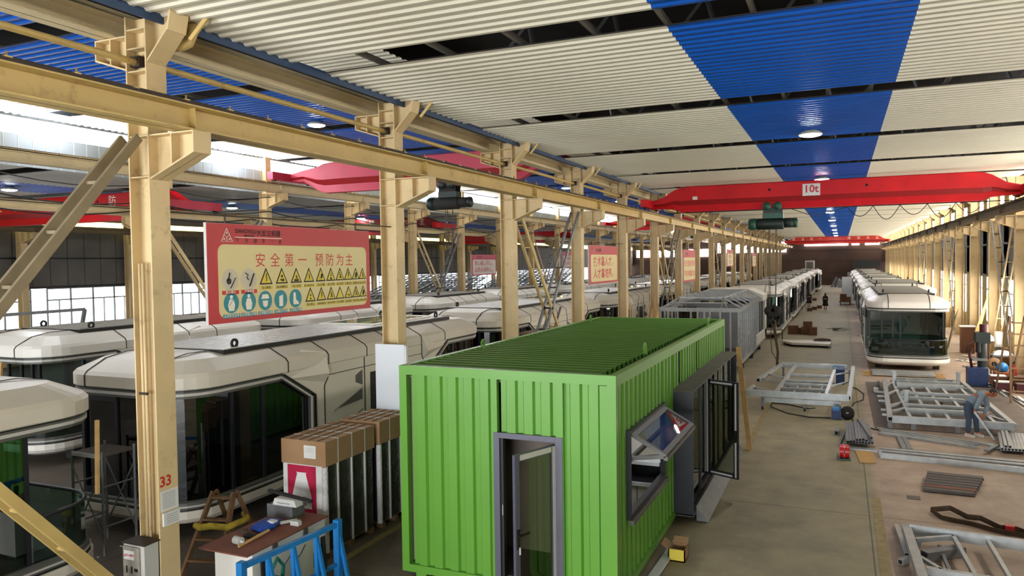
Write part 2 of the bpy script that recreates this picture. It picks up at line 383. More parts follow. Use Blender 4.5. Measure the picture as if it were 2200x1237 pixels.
# ------------------------------------------------------------------ walls
def wall_seams(mb, x, y0, y1, z0, z1, step, m, side=1):
    y = y0
    while y < y1: mb.box(min(x, x+side*0.012), max(x, x+side*0.012), y, y+0.02, z0, z1, m); y += step
wr = MB().box(7.4, 7.6, -9, 26, 0, 7.2, M_WALLC).box(7.4, 7.6, -9, 150, 0, 1.3, M_WALLC); wr.box(7.4, 7.6, -9, 150, 3.95, 7.2, M_WALLG); wr.box(7.4, 7.6, -9, 150, 8.15, 10.6, M_WALLC)  # near stretch, out of view, left windowless to keep the container side dark
wr.box(7.36, 7.4, -9, 150, 5.55, 5.65, M_BLACK); wr.box(7.34, 7.4, -9, 150, 3.9, 4.0, M_BLACK)
for k in range(-3, 25): wr.box(7.4, 7.6, 7.0+6*k, 8.2+6*k, 1.3, 8.2, M_WALLC)
S('wall_right', wr)
wl = MB().box(-39.0, -38.8, -9, 150, 0, 1.85, M_WALLC); wl.box(-39.0, -38.8, -9, 150, 4.0, 7.0, M_WALLG); wl.box(-39.0, -38.8, -9, 150, 7.6, 9.6, M_WALLG)
wall_seams(wl, -38.8, -8, 120, 4.0, 7.0, 1.0, M_BLACK); wl.box(-38.8, -38.74, -9, 150, 5.5, 5.58, M_BLACK); wl.box(-38.8, -38.72, -9, 150, 3.94, 4.06, M_BLACK)
S('wall_left', wl)
S('trim_5', MB().box(-38.95, -38.9, -9, 150, 7.0, 7.6, E_YEL))
wb = MB().box(-39.2, 7.6, 150, 150.2, 0, 10.6, M_WALLB)
for z in (2.2, 4.4, 6.4): wb.box(-22, 7.4, 149.96, 150, z, z+0.06, M_BLACK)
S('wall_back', wb)
S('wall_front', MB().box(-39.2, -20.2, -9.3, -9.0, 0, 10.6, M_WALLG).box(-10.8, -6.6, -9.3, -9.0, 0, 10.6, M_WALLG).box(2.6, 7.6, -9.3, -9.0, 0, 10.6, M_WALLG).box(-20.2, -10.8, -9.3, -9.0, 5.6, 10.6, M_WALLG).box(-6.6, 2.6, -9.3, -9.0, 4.6, 10.6, M_WALLG))  # unseen wall, closed above low gates to hold light off the container roof
S('window_1', MB().box(-6.3, 1.1, 149.86, 149.9, 7.25, 7.95, E_END)); S('window_2', MB().box(1.7, 2.9, 149.86, 149.9, 7.25, 7.95, E_END)); S('window_3', MB().box(3.9, 6.2, 149.86, 149.9, 7.25, 7.95, E_END))
S('window_4', MB().box(-22, -9.5, 149.86, 149.9, 6.2, 8.1, E_END)); S('window_5', MB().box(-38, -23.5, 149.86, 149.9, 5.6, 7.0, E_END))
# clerestory wall above the second row of columns
wc = MB().box(-22.8, -22.74, -9, 150, 8.1, 9.07, M_WALLL); wc.box(-22.8, -22.74, -9, 150, 9.57, 10.6, M_WALLL); wall_seams(wc, -22.74, -8, 120, 8.1, 9.07, 0.45, M_LTRIM)
S('wall_middle', wc); S('window_6', MB().box(-22.79, -22.76, -9, 150, 9.07, 9.57, E_STRIP))

M_WFR = mat('grey_window_frame', '#9b9d9c', 0.5); nwin = [6]
def window(xw, side, y0, y1, z0, z1, zt, pane, louvre):
    # framed window in a wall x = xw, opening towards +side
    nwin[0] += 1; x0, x1 = sorted((xw+side*0.01, xw-side*0.07)); f = MB(); n = 4; wd = (y1-y0)/n
    for i in range(n+1): yy = y0+i*wd; f.box(x0, x1, yy-0.035, yy+0.035, z0, z1, M_WFR)
    for z in (z0, zt, z1): f.box(x0, x1, y0, y1, z-0.035, z+0.035, M_WFR)
    for i in range(n):
        a, b = y0+i*wd+0.04, y0+(i+1)*wd-0.04
        zz = zt+0.08
        while zz < z1-0.05: f.box(x0, x1-0.03, a, b, zz, zz+0.018, M_WFR); zz += 0.085
        if louvre and i in louvre:
            zz = z0+0.08
            while zz < zt-0.05: f.box(x0, x1-0.03, a, b, zz, zz+0.018, M_WFR); zz += 0.085
        else: f.box(x0, x1, (a+b)/2-0.02, (a+b)/2+0.02, z0, zt, M_WFR)
    o = S('window_%d' % nwin[0], f); S('pane', MB().box(min(xw-side*0.08, xw-side*0.1), max(xw-side*0.08, xw-side*0.1), y0, y1, z0, z1, pane), o)
for k in range(3, 20):
    window(7.4, -1, 8.25+6*k, 12.95+6*k, 1.35, 3.85, 3.15, E_WIN, [(0,), (3,), (0, 3), ()][k % 4])
for k in range(1, 14):
    window(-38.8, 1, 7.9+6.3*k, 13.3+6.3*k, 1.9, 3.92, 3.3, E_WINL, [(1,), (), (3,)][k % 3])
for k in range(-2, 24):  # the nearest ones, out of view, are added to light the left girder
    nwin[0] += 1; y0 = 8.3+6*k
    o = S('window_%d' % nwin[0], MB().box(7.38, 7.44, y0, y0+4.6, 7.22, 7.27, M_WFR).box(7.38, 7.44, y0, y0+4.6, 8.1, 8.15, M_WFR).box(7.38, 7.44, y0+2.28, y0+2.32, 7.22, 8.15, M_WFR))
    S('pane', MB().box(7.45, 7.47, y0, y0+4.6, 7.22, 8.15, E_WINU), o)

# ------------------------------------------------------------------ steel columns (built at y = 0, copied down each row)
def hcol(mb, x0, x1, z0, z1, wd, m):
    mb.box(x0, x0+0.022, -wd/2, wd/2, z0, z1, m); mb.box(x1-0.022, x1, -wd/2, wd/2, z0, z1, m); mb.box(x0+0.02, x1-0.02, -0.01, 0.01, z0, z1, m)
def bracket(xa, xb, zt, zb, m, wd=0.3, tip=0.3):
    mb = MB(); s = 1 if xb > xa else -1
    poly = [(xa, zb), (xb, zt-tip), (xb, zt), (xa, zt)]
    mb.prism(poly, 'y', -0.01, 0.01, m)
    mb.box(min(xa, xb), max(xa, xb), -wd/2, wd/2, zt-0.02, zt, m); mb.box(min(xb, xb-s*0.02), max(xb, xb-s*0.02), -wd/2, wd/2, zt-tip, zt, m)
    mb.prism([(xa, zb), (xb, zt-tip), (xb, zt-tip+0.025), (xa, zb+0.025)], 'y', -wd/2, wd/2, m)
    xm = (xa+xb)/2; mb.box(xm-0.01, xm+0.01, -wd/2, wd/2, (zb+zt-tip)/2, zt, m)
    return mb
def make_column(kind, label):
    t = T('steel_column', label, 'column', (0, 0, 0))
    if kind == 'A':
        mb = MB(); hcol(mb, -0.19, 0.19, 0, 8.33, 0.32, M_COL)
        for z in (6.2, 6.74, 7.6, 7.9, 8.15): mb.box(-0.18, 0.18, -0.15, 0.15, z-0.008, z+0.008, M_COL)
        mb.box(-0.28, 0.28, -0.25, 0.25, 0, 0.03, M_COL); P('shaft', mb, t, False)
        P('crane_bracket', bracket(0.19, 0.97, 6.75, 6.16, M_COL, 0.3, 0.28), t, False)
        P('truss_bracket', bracket(-0.19, -0.78, 8.09, 7.62, M_COL, 0.3, 0.28), t, False)
        h = MB().prism([(0.19, 7.72), (0.55, 8.08), (0.62, 8.36), (0.19, 8.36)], 'y', -0.012, 0.012, M_COL)
        h.prism([(0.19, 7.70), (0.56, 8.07), (0.56, 8.10), (0.19, 7.73)], 'y', -0.15, 0.15, M_COL); h.prism([(0.55, 8.07), (0.62, 8.36), (0.65, 8.36), (0.58, 8.07)], 'y', -0.15, 0.15, M_COL)
        h.bar((0.6, 0.2, 8.02), (0.82, 0.3, 8.33), 0.05, 0.05, M_GIR); P('roof_bracket', h, t, False)
    elif kind == 'B':
        mb = MB(); hcol(mb, -0.2, 0.2, 0, 9.6, 0.32, M_COL)
        for z in (6.0, 6.84, 7.4, 8.05, 8.5): mb.box(-0.19, 0.19, -0.15, 0.15, z-0.008, z+0.008, M_COL)
        P('shaft', mb, t, False); P('crane_bracket', bracket(0.2, 1.1, 8.05, 7.45, M_COL), t, False); P('low_crane_bracket', bracket(-0.2, -1.1, 6.84, 6.2, M_COL), t, False)
    elif kind == 'C':
        mb = MB(); hcol(mb, -0.2, 0.2, 0, 8.2, 0.34, M_COL); P('shaft', mb, t, False); P('crane_bracket', bracket(0.2, 1.1, 6.84, 6.3, M_COL), t, False)
    else:
        mb = MB(); hcol(mb, -0.22, 0.22, 0, 8.33, 0.36, M_COL)
        for z in (6.1, 6.68, 7.6): mb.box(-0.2, 0.2, -0.16, 0.16, z-0.008, z+0.008, M_COL)
        P('shaft', mb, t, False); P('crane_bracket', bracket(-0.22, -0.9, 6.69, 6.15, M_COL), t, False)
        h = MB().prism([(-0.22, 7.9), (-0.5, 8.1), (-0.55, 8.33), (-0.22, 8.33)], 'y', -0.15, 0.15, M_COL); P('roof_bracket', h, t, False)
    return t
def row(kind, x, y0, pitch, ks, lab, group):
    base = None
    for i, k in enumerate(ks):
        L_ = lab % ORD[i]
        if base is None:
            base = make_column(kind, L_); base['group'] = group; base.location = (x, y0+pitch*k, 0)
        else: dup(base, (x, y0+pitch*k, 0), 0, L_)
row('A', -8.57, 7.40, 6.0, range(0, 20), '%s steel column from the camera in the row behind the green container', 'columns of the first row')
row('B', -22.6, 25.4, 6.02, range(-1, 17), '%s column from the left in the distant row under the bright clerestory', 'columns of the second row')
row('C', -38.3, 25.2, 6.3, range(-1, 10), '%s column from the left standing against the far left windows', 'columns along the far left wall')
row('R', 6.9, 37.6, 6.0, range(-1, 18), '%s yellow column from the right edge along the sunlit right wall', 'columns along the right wall')
# wall clutter on the first column
t = T('switch_box', 'grimy grey metal switch box with a white warning label on the first column', 'switch box', (-8.57, 7.12, 0.6))
mb = MB().box(-8.78, -8.40, 7.0, 7.22, 0.55, 1.33, M_LTRIM).box(-8.80, -8.38, 6.98, 7.24, 1.33, 1.345, M_RUST); P('enclosure', mb, t)
P('door', MB().box(-8.77, -8.47, 6.975, 7.0, 0.57, 1.3, mat('dirty_grey_door', '#8d867c', 0.6, var=0.12, scale=8)).box(-8.71, -8.69, 6.968, 6.976, 0.95, 1.04, M_HOLE).box(-8.62, -8.60, 6.968, 6.976, 0.95, 1.04, M_HOLE).box(-8.56, -8.50, 6.968, 6.976, 0.98, 1.02, M_HOLE), t)
mb = MB().box(-8.74, -8.56, 6.966, 6.976, 1.13, 1.25, M_PAPER); put_text(mb, '当心触电', (-8.625, 6.964, 1.19), (1, 0, 0), (0, 0, 1), 0.036, M_TXTR)
mb.add([(-8.735, 6.964, 1.17), (-8.695, 6.964, 1.17), (-8.715, 6.964, 1.205)], [(0, 1, 2)], M_TXTR); P('warning_label', mb, t)
mb = MB().box(-8.377, -8.373, 7.26, 7.55, 1.70, 1.98, M_PAPER)
for i in range(9): mb.box(-8.373, -8.372, 7.29, 7.50, 1.74+i*0.025, 1.745+i*0.025, M_GREYP)
O('notice_sheet', mb, 'curled printed paper sheet pasted below the red number on the first column', 'notice', (-8.375, 7.4, 1.7))
mb = MB().box(-8.377, -8.35, 7.28, 7.55, 1.50, 1.68, M_PAPER)
for i in range(5): mb.box(-8.350, -8.349, 7.33, 7.52, 1.53+i*0.028, 1.535+i*0.028, M_GREYP)
O('card_holder', mb, 'small white card in a plastic sleeve under the printed sheet on the column', 'card', (-8.375, 7.4, 1.5))
mb = MB(); put_text(mb, '33', (-8.3755, 7.35, 2.10), (0, 1, 0), (0, 0, 1), 0.2, M_TXTR, 0.02)
c0 = [o for o in col.objects if o.name == 'steel_column'][0]; P('painted_number', mb, c0, label='red painted number 33')
mb = MB().tube([(-8.66, 7.28, 1.3), (-8.66, 7.28, 3.5), (-8.66, 7.28, 5.05)], 0.022, M_COL).tube([(-8.60, 7.28, 1.3), (-8.60, 7.28, 5.05)], 0.022, M_COL).box(-8.7, -8.56, 7.24, 7.28, 3.28, 3.31, M_RUST)
P('conduit', mb, c0)
mb = MB().tube([(-8.15, 7.8, 8.32), (-8.15, 7.8, 8.16), (-8.18, 7.78, 8.06), (-8.28, 7.7, 8.0), (-8.42, 7.6, 7.98)], 0.075, M_GIR, 10); P('downpipe_elbow', mb, c0)
O('white_board_panel', MB().box(-8.77, -8.08, 12.98, 13.05, 0.0, 3.36, M_WPAINT).box(-8.08, -8.04, 12.99, 13.06, 0.0, 3.33, M_PAPER), 'tall white panel leaning upright against the second column behind the container', 'panel', (-8.4, 13.0, 0))

# ------------------------------------------------------------------ runway girders
def girder(name_label, x, z0, z1, rail, m, mirror=1, y0=-8.0, y1=140, clips=True, dirty=False):
    t = T('runway_girder', name_label, 'girder', (x, y0, z0)); mb = MB()
    mb.box(x-0.17, x+0.17, y0, y1, z0, z0+0.02, m); mb.box(x-0.008, x+0.008, y0, y1, z0, z1, m); mb.box(x-0.19, x+0.19, y0, y1, z1-0.02, z1, m)
    y = 7.4
    while y < y1: mb.box(x-0.1*(mirror < 0)-0.012, x+0.1*(mirror > 0)+0.012, y-0.006, y+0.006, z0, z1, m); y += 6
    P('beam', mb, t)
    if rail:
        mb = MB().box(x-mirror*0.10-0.04, x-mirror*0.10+0.04, y0, y1, z1, z1+0.012, M_RUST).box(x-mirror*0.10-0.012, x-mirror*0.10+0.012, y0, y1, z1+0.01, z1+0.10, m).box(x-mirror*0.10-0.035, x-mirror*0.10+0.035, y0, y1, z1+0.10, z1+0.12, M_RUST); P('crane_rail', mb, t)
    if clips:
        mb = MB().box(x+mirror*0.185-0.015, x+mirror*0.185+0.02, y0, y1, z1+0.0, z1+0.032, M_RUST); P('conductor_rail', mb, t)
        mb = MB(); y = 4.2
        while y < 60: mb.box(x+mirror*0.06-0.08, x+mirror*0.06+0.14, y-0.04, y+0.04, z1, z1+0.05, M_GIR); mb.cyl((x+mirror*0.17, y, z1), (x+mirror*0.17, y, z1+0.10), 0.013, M_CLIP, 6); y += 0.75
        o = P('rail_clip', mb, t); o['kind'] = 'stuff'
    return t
girder('yellow crane runway girder carried in front of the first column row', -7.82, 6.76, 7.08, True, M_GIR)
girder('heavy cream beam under the ceiling edge along the tops of the first columns', -9.12, 8.1, 8.38, True, M_GIRB, -1, clips=False)  # paler paint stands in for light on the web
girder('pale cream runway girder under the bright clerestory strip', -21.8, 8.07, 8.38, True, M_GIRB, 1)
girder('low pale runway girder behind the distant second column row', -23.5, 6.85, 7.08, True, M_GIRB, 1, y1=120)
girder('grimy runway girder along the far left wall above the grey sheeting', -37.4, 6.85, 7.1, True, M_GDARK, 1, y1=100, clips=False)
girder('grimy dark runway girder along the right wall columns', 6.2, 6.7, 7.08, True, M_GDARK, -1, clips=False)
for i in range(10):
    y = 7.4+6*i; mb = MB().cyl((-8.66, y-5.7, 7.76), (-8.66, y-0.05, 7.74), 0.045, M_GIR, 10).box(-8.74, -8.58, y-0.1, y+0.02, 7.68, 7.82, M_RUST)
    if i in (0, 1): pass
    O('tie_rod', mb, '%s yellow tie rod from the camera between the tops of the first column row' % ORD[i], 'tie rod', (-8.66, y-0.05, 7.74), 'tie rods of the first row')
def cross_brace(x, ya, yb, za, zb, label, group, m=M_GIR, m2=M_GIR):
    t = T('cross_brace', label, 'brace', (x, ya, za), 0, group)
    for (p, q, mm) in (((ya, zb), (yb, za), m), ((ya, za), (yb, zb), m2)):
        mb = MB()
        for dx in (-0.14, 0.14): mb.bar((x+dx, p[0], p[1]), (x+dx, q[0], q[1]), 0.05, 0.12, mm)
        for i in range(1, 10):
            f = i/10; y, z = p[0]+(q[0]-p[0])*f, p[1]+(q[1]-p[1])*f; mb.box(x-0.16, x+0.16, y-0.03, y+0.03, z-0.02, z+0.02, M_RUST if mm is M_GALVD else mm)
        P('strut', mb, t)
    return t
for i, k in enumerate((-1, 2, 5, 8, 11, 14)):
    cross_brace(-8.57, 7.67+6*k, 13.13+6*k, 0.35, 6.7, '%s laced X brace from the camera between two columns of the first row' % ORD[i], 'braces of the first row', M_GIR, M_BRB if k < 0 else M_GALVD)
for i, k in enumerate((-1, 2, 5, 8)):
    cross_brace(-22.6, 25.67+6.02*k, 31.1+6.02*k, 0.03, 6.9, '%s laced X brace from the left in the distant second row' % ORD[i], 'braces of the second row', M_COL, M_GALVD)
for i, k in enumerate((1, 4, 7)):
    cross_brace(6.85, 31.88+6*k, 37.3+6*k, 0.03, 6.7, '%s laced X brace from the right edge against the sunlit wall' % ORD[i], 'braces of the right wall', M_COL, M_GALVD)

# ------------------------------------------------------------------ lamps
mb = MB().lathe([(0.0, 0.10), (0.12, 0.10), (0.20, 0.06), (0.29, 0.0), (0.30, -0.03), (0.27, -0.035)], (0, 0, 0), M_LTRIM, 20); lampbody = mb
def lamp(x, y, z, label, group, proto=[]):
    if not proto:
        t = T('high_bay_lamp', label, 'lamp', (x, y, z), 0, group); P('housing', lampbody, t, False)
        P('diffuser', MB().lathe([(0.275, -0.02), (0.25, -0.05), (0.15, -0.075), (0.0, -0.08)], (0, 0, 0), E_LAMP, 20), t, False); proto.append(t); return
    dup(proto[0], (x, y, z), 0, label, group)
for i in range(9): lamp(-0.74, 20.97+12.1*i, 8.20, '%s round lamp from the camera on the blue ceiling stripe of the right bay' % ORD[i], 'lamps of the right bay')
for i in range(5): lamp(-15.5, 19.87+12.0*i, 9.52, '%s round lamp from the left on the middle bay blue stripe' % ORD[i], 'lamps of the middle bay')
for i in range(6): lamp(-29.8, 19.2+11.75*i, 8.12, '%s round lamp from the left on the low far bay ceiling' % ORD[i], 'lamps of the far bay')
# ------------------------------------------------------------------ overhead cranes
def crane(label, y, x0, x1, zr, zt, zb, m, m2, texts=None, tap=1.2, group=None, plate=None, carriage=M_RED):
    t = T('overhead_crane', label, 'crane', ((x0+x1)/2, y, zr), 0, group); h = zt-zb
    # elevation stations: (x, bottom, top)
    st = [(x0, zr+0.05, zr+0.35), (x0+tap*0.55, zr+0.02, zr+0.5), (x0+tap, zb+0.12*h, zt-0.12*h), (x0+tap*1.25, zb, zt-0.03), (x0+tap*1.6, zb, zt),
          (x1-tap*1.6, zb, zt), (x1-tap*1.25, zb, zt-0.03), (x1-tap, zb+0.12*h, zt-0.12*h), (x1-tap*0.55, zr+0.02, zr+0.5), (x1, zr+0.05, zr+0.35)]
    up_, band, low = [], [], []
    for x, b, tp in st:
        a, c = b+(tp-b)*0.45, b+(tp-b)*0.26
        up_.append([(x, y-0.22, a), (x, y+0.22, a), (x, y+0.22, tp-0.03), (x, y+0.18, tp), (x, y-0.18, tp), (x, y-0.22, tp-0.03)])
        band.append([(x, y-0.12, c), (x, y+0.12, c), (x, y+0.215, a), (x, y-0.215, a)])
        low.append([(x, y-0.17, b), (x, y+0.17, b), (x, y+0.17, b+0.02), (x, y+0.13, c), (x, y-0.13, c), (x, y-0.17, b+0.02)])
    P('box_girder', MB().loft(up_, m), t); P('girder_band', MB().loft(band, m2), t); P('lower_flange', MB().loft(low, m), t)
    for xe in (x0+0.05, x1-0.05):
        mb = MB().box(xe-0.14, xe+0.14, y-1.35, y+1.35, zr+0.06, zr+0.38, carriage)
        for dy in (-1.1, 1.1): mb.cyl((xe-0.06, y+dy, zr+0.11), (xe+0.06, y+dy, zr+0.11), 0.11, M_RUST, 14)
        P('end_carriage', mb, t)
    mb = MB()
    for fx in (0.36, 0.62): mb.cyl((x0+(x1-x0)*fx, y-0.225, zb+h*0.72), (x0+(x1-x0)*fx, y-0.2, zb+h*0.72), 0.055, M_HOLE, 12)
    P('lifting_hole', mb, t)
    if texts:
        mb = MB()
        for s, x in texts: put_text(mb, s, (x, y-0.226, zb+h*0.70), (1, 0, 0), (0, 0, 1), h*0.42, M_TXTW, 0.0)
        P('slogan_letter', mb, t)
    if plate:
        mb = MB().box(plate-0.33, plate+0.33, y-0.235, y-0.222, zt-0.62, zt-0.14, M_PAPER); put_text(mb, '10t', (plate-0.01, y-0.238, zt-0.36), (1, 0, 0), (0, 0, 1), 0.42, M_TXTR, 0.025)
        P('capacity_plate', mb, t); mb = MB().box(x0+1.9, x0+2.1, y-0.232, y-0.222, zb+0.5, zb+0.64, M_PAPER); P('sticker', mb, t)
    return t
def hoist(label, x, y, z, drop, m, m2, group=None, face=1):
    # electric wire rope hoist hung from a girder underside at height z
    t = T('electric_hoist', label, 'hoist', (x, y, z-0.95), 0, group)
    for dx in (-0.2, 0.22):
        for dy in (-0.27, 0.27): P('trolley_wheel', MB().lathe([(0, -0.06), (0.17, -0.06), (0.17, 0.0), (0.12, 0.0), (0.11, -0.03), (0.05, -0.03), (0.05, 0.06), (0.0, 0.06)], (x+dx, y+dy, z+0.04), m2, 18, 'y'), t)
    P('trolley_frame', MB().box(x-0.36, x+0.38, y-0.21, y-0.19, z-0.28, z-0.02, m).box(x-0.36, x+0.38, y+0.19, y+0.21, z-0.28, z-0.02, m).box(x-0.38, x+0.42, y-0.22, y+0.22, z-0.46, z-0.24, m2), t)
    mb = MB().lathe([(0, -0.55), (0.2, -0.55), (0.24, -0.5), (0.24, 0.5), (0.2, 0.55), (0, 0.55)], (x-0.1, y, z-0.68), m, 18, 'x'); P('rope_drum', mb, t)
    P('gearbox', MB().lathe([(0, -0.85), (0.2, -0.85), (0.25, -0.75), (0.25, -0.55), (0, -0.55)], (x-0.1, y, z-0.68), m2, 14, 'x'), t)
    mb = MB().lathe([(0, 0.45), (0.2, 0.45), (0.2, 0.82), (0.0, 0.82)], (x, y, z-0.66), m, 14, 'x').lathe([(0, 0.8), (0.17, 0.8), (0.21, 0.86), (0.2, 0.95), (0.1, 1.0), (0, 1.0)], (x, y, z-0.66), m2, 14, 'x'); P('motor', mb, t)
    zt = z-0.9; zh = zt-drop; mb = MB()
    for dx, dy in ((-0.16, -0.05), (-0.12, 0.05), (0.16, -0.05), (0.12, 0.05)): mb.cyl((x+dx, y+dy, zt), (x+dx*0.8, y+dy, zh), 0.014, M_ROPE, 6)
    P('wire_rope', mb, t)
    if drop > 2:
        hb = P('hook_block', MB().lathe([(0, -0.07), (0.2, -0.07), (0.22, 0), (0.2, 0.07), (0, 0.07)], (x-0.13, y, zh-0.1), M_RUBBER, 14, 'y').lathe([(0, -0.07), (0.2, -0.07), (0.22, 0), (0.2, 0.07), (0, 0.07)], (x+0.13, y, zh-0.1), M_RUBBER, 14, 'y').box(x-0.16, x+0.16, y-0.09, y+0.09, zh-0.34, zh-0.14, M_RUBBER), t)
        P('hook', MB().tube([(x, y, zh-0.32), (x, y, zh-0.46), (x+0.09, y, zh-0.52), (x+0.1, y, zh-0.63), (x, y, zh-0.7), (x-0.09, y, zh-0.64)], 0.035, M_RUST, 8), hb)
    return t
crane('red ten-tonne bridge crane spanning the right bay near the camera', 33.0, -7.75, 6.2, 7.2, 8.14, 7.06, M_RED, M_RED2, None, 1.1, plate=-1.12)
hoist('green and black wire rope hoist hanging under the red ten-tonne crane', -2.62, 33.0, 7.12, 3.3, M_HOIST, M_HOISTG)
crane('red bridge crane at the far end of the right bay before the end wall', 121.0, -7.75, 6.2, 7.2, 8.14, 7.06, mat('far_crane_paint', '#c42a1c', 0.45, var=0.08), M_RED2, [('安', -6.6), ('全', -5.3), ('第', -4.1), ('一', -2.9), ('预', 1.0), ('防', 2.3), ('为', 3.5), ('主', 4.7)], 1.1)
crane('pinkish red bridge crane spanning the middle bay', 26.0, -21.7, -9.3, 8.5, 9.24, 8.0, M_PINK, M_RED2, None, 1.5, carriage=M_PINK)
hoist('black hoist with a blue green end under the middle bay crane', -14.0, 26.0, 8.0, 1.9, M_RUBBER, M_HOIST)
crane('red bridge crane in the middle bay seen far behind the columns', 74.0, -21.7, -9.3, 8.5, 9.24, 8.0, M_RED, M_RED2, None, 1.5)
hoist('green hoist under the farther middle bay crane', -12.5, 74.0, 8.0, 1.5, M_HOIST, M_HOISTG)
crane('red bridge crane with white slogan letters in the far left bay', 22.4, -37.3, -23.5, 7.2, 8.1, 6.95, M_RED, M_RED2, [('预', -29.15), ('防', -27.85), ('为', -26.5), ('主', -25.2), ('安', -35.2), ('全', -33.9), ('第', -32.6), ('一', -31.3)], 1.0, carriage=M_PINK)
crane('dark red bridge crane with white letters farther off in the far left bay', 43.0, -37.3, -23.5, 7.2, 8.02, 6.95, M_RED2, M_RED2, [('预', -29.0), ('防', -27.7), ('为', -26.4), ('主', -25.1)], 1.0)
crane('red bridge crane deepest in the far left bay', 70.0, -37.3, -23.5, 7.2, 8.02, 6.95, M_RED, M_RED2, None, 1.0)
mb = MB()
xs = [0.2+0.95*i for i in range(6)]
for i in range(len(xs)-1):
    a, b = xs[i], xs[i+1]; mb.tube([(a+(b-a)*f, 33.28, 7.04-0.5*math.sin(math.pi*f)*(0.8+0.3*(i % 2))) for f in [j/10 for j in range(11)]], 0.014, M_RUBBER, 5)
mb.tube([(-1.9, 33.28, 7.04), (-1.3, 33.28, 6.8), (-0.6, 33.28, 6.78), (0.2, 33.28, 7.04)], 0.014, M_RUBBER, 5).cyl((-7, 33.3, 7.05), (6.0, 33.3, 7.05), 0.02, M_RUBBER, 6)
O('festoon_cable', mb, 'black festoon cable looped under the right half of the red ten-tonne crane', 'cable', (2.0, 33.28, 7.0))
mb = MB()
for dx, ex, ey in ((-0.03, -2.30, 33.26), (0.03, -2.48, 33.22)):
    pts = [(-2.62+dx, 33.0, 2.28), (-2.62+dx*3, 33.05, 1.8), (-2.55+dx*4, 33.1, 1.1), (ex, ey, 0.42)]
    for a, b in zip(pts[:-1], pts[1:]): mb.bar(a, b, 0.10 if dx > 0 else 0.03, 0.012, M_SLING, (0, 1, 0))
O('lifting_sling', mb, 'dirty webbing sling hanging from the crane hook down to the raised frame', 'sling', (-2.4, 33.2, 0.42))
def bay_cable(label, pts, r=0.02):
    mb = MB(); out = []
    for (a, b) in zip(pts[:-1], pts[1:]):
        for j in range(6): f = j/6; out.append((a[0]+(b[0]-a[0])*f, a[1]+(b[1]-a[1])*f, a[2]+(b[2]-a[2])*f-0.25*math.sin(math.pi*f)))
    out.append(pts[-1]); mb.tube(out, r, M_RUBBER, 5); O('power_cable', mb, label, 'cable', pts[0])
bay_cable('thin black power cable sagging below the clerestory girder', [(-22.3, 13.3+6.02*i, 7.9) for i in range(10)])
bay_cable('lower black power cable strung along the distant second row', [(-22.35, 13.3+6.02*i, 7.3) for i in range(10)], 0.024)
bay_cable('black power cable along the low pale girder', [(-23.3, 13.3+6.02*i, 7.0) for i in range(10)], 0.024)

# ------------------------------------------------------------------ slogan boards
def board(x, y0, y1, z0, z1, label, lines, head, face, tm, group=None, hh=0.24, span=(0, 1)):
    t = T('slogan_board', label, 'sign', (x, (y0+y1)/2, z0), 0, group); w_, h_ = y1-y0, z1-z0
    mb = MB().box(x-0.05, x, y0, y1, z0, z1, M_PAPER).box(x, x+0.006, y0+0.004, y1-0.004, z0+0.004, z1-0.004, head); P('backing', mb, t)
    # rounded cream field
    ya, yb, za, zb = y0+w_*0.05, y1-w_*0.03, z0+h_*0.055, z1-h_*hh; r_ = 0.12; poly = []
    for cx_, cz_, a0 in ((yb-r_, zb-r_, 0), (ya+r_, zb-r_, 90), (ya+r_, za+r_, 180), (yb-r_, za+r_, 270)):
        for j in range(5): a = R(a0+22.5*j); poly.append((cx_+r_*math.cos(a), cz_+r_*math.sin(a)))
    P('message_field', MB().prism(poly, 'x', x+0.006, x+0.009, face), t)
    mb = MB()
    for s, zc, sz, bo in lines:
        put_text(mb, s, (x+0.011, (ya+yb)/2, za+(zb-za)*zc), (0, 1, 0), (0, 0, 1), sz, tm, bo, 1.22)
    P('lettering', mb, t)
    mb = MB()
    ka, kb = span
    for yy in (y0+0.4, y1-0.4): mb.bar((x-0.03, yy, z1-0.02), (x-0.03, yy, z1+0.14), 0.03, 0.01, M_RUST)
    mb.cyl((x-0.06, ka, z1+0.12), (x-0.06, kb, z1+0.12), 0.014, M_ROPE, 6); P('hanging_wire', mb, t)
    return t, (ya, yb, za, zb)
def logo(mb, x, yc, z0, s, m):
    def tri(cy_, cz_, r_, th):
        p = [(cy_+r_*math.cos(R(a)), cz_+r_*math.sin(R(a))) for a in (90, 210, 330)]
        for a, b in zip(p, p[1:]+p[:1]): mb.bar((x, *a), (x, *b), 0.004, th, m, (1, 0, 0))
    zc = z0+s*0.5; tri(yc, zc, s, s*0.06)
    for a in (90, 210, 330): tri(yc+0.46*s*math.cos(R(a)), zc+0.46*s*math.sin(R(a)), s*0.16, s*0.05)
    for a in (30, 150, 270): mb.bar((x, yc, zc), (x, yc+0.5*s*math.cos(R(a)), zc+0.5*s*math.sin(R(a))), 0.004, s*0.06, m, (1, 0, 0))
t, (ya, yb, za, zb) = board(-8.46, 8.26, 12.38, 4.14, 5.64, 'large red and cream safety board with rows of warning pictograms', [], M_SIGNR, M_SIGNC, M_TXTR, hh=0.21, span=(7.54, 13.26))
X = -8.448
mb = MB()
for s, y in zip('安全第一', (9.35, 9.69, 10.03, 10.37)): put_text(mb, s, (X, y, 5.07), (0, 1, 0), (0, 0, 1), 0.24, M_TXTR, 0.0)
for s, y in zip('预防为主', (10.82, 11.12, 11.42, 11.70)): put_text(mb, s, (X, y, 5.07), (0, 1, 0), (0, 0, 1), 0.24, M_TXTR, 0.0)
P('headline', mb, t)
mb = MB(); logo(mb, X, 8.65, 5.37, 0.13, M_TXTW)
P('company_emblem', mb, t)
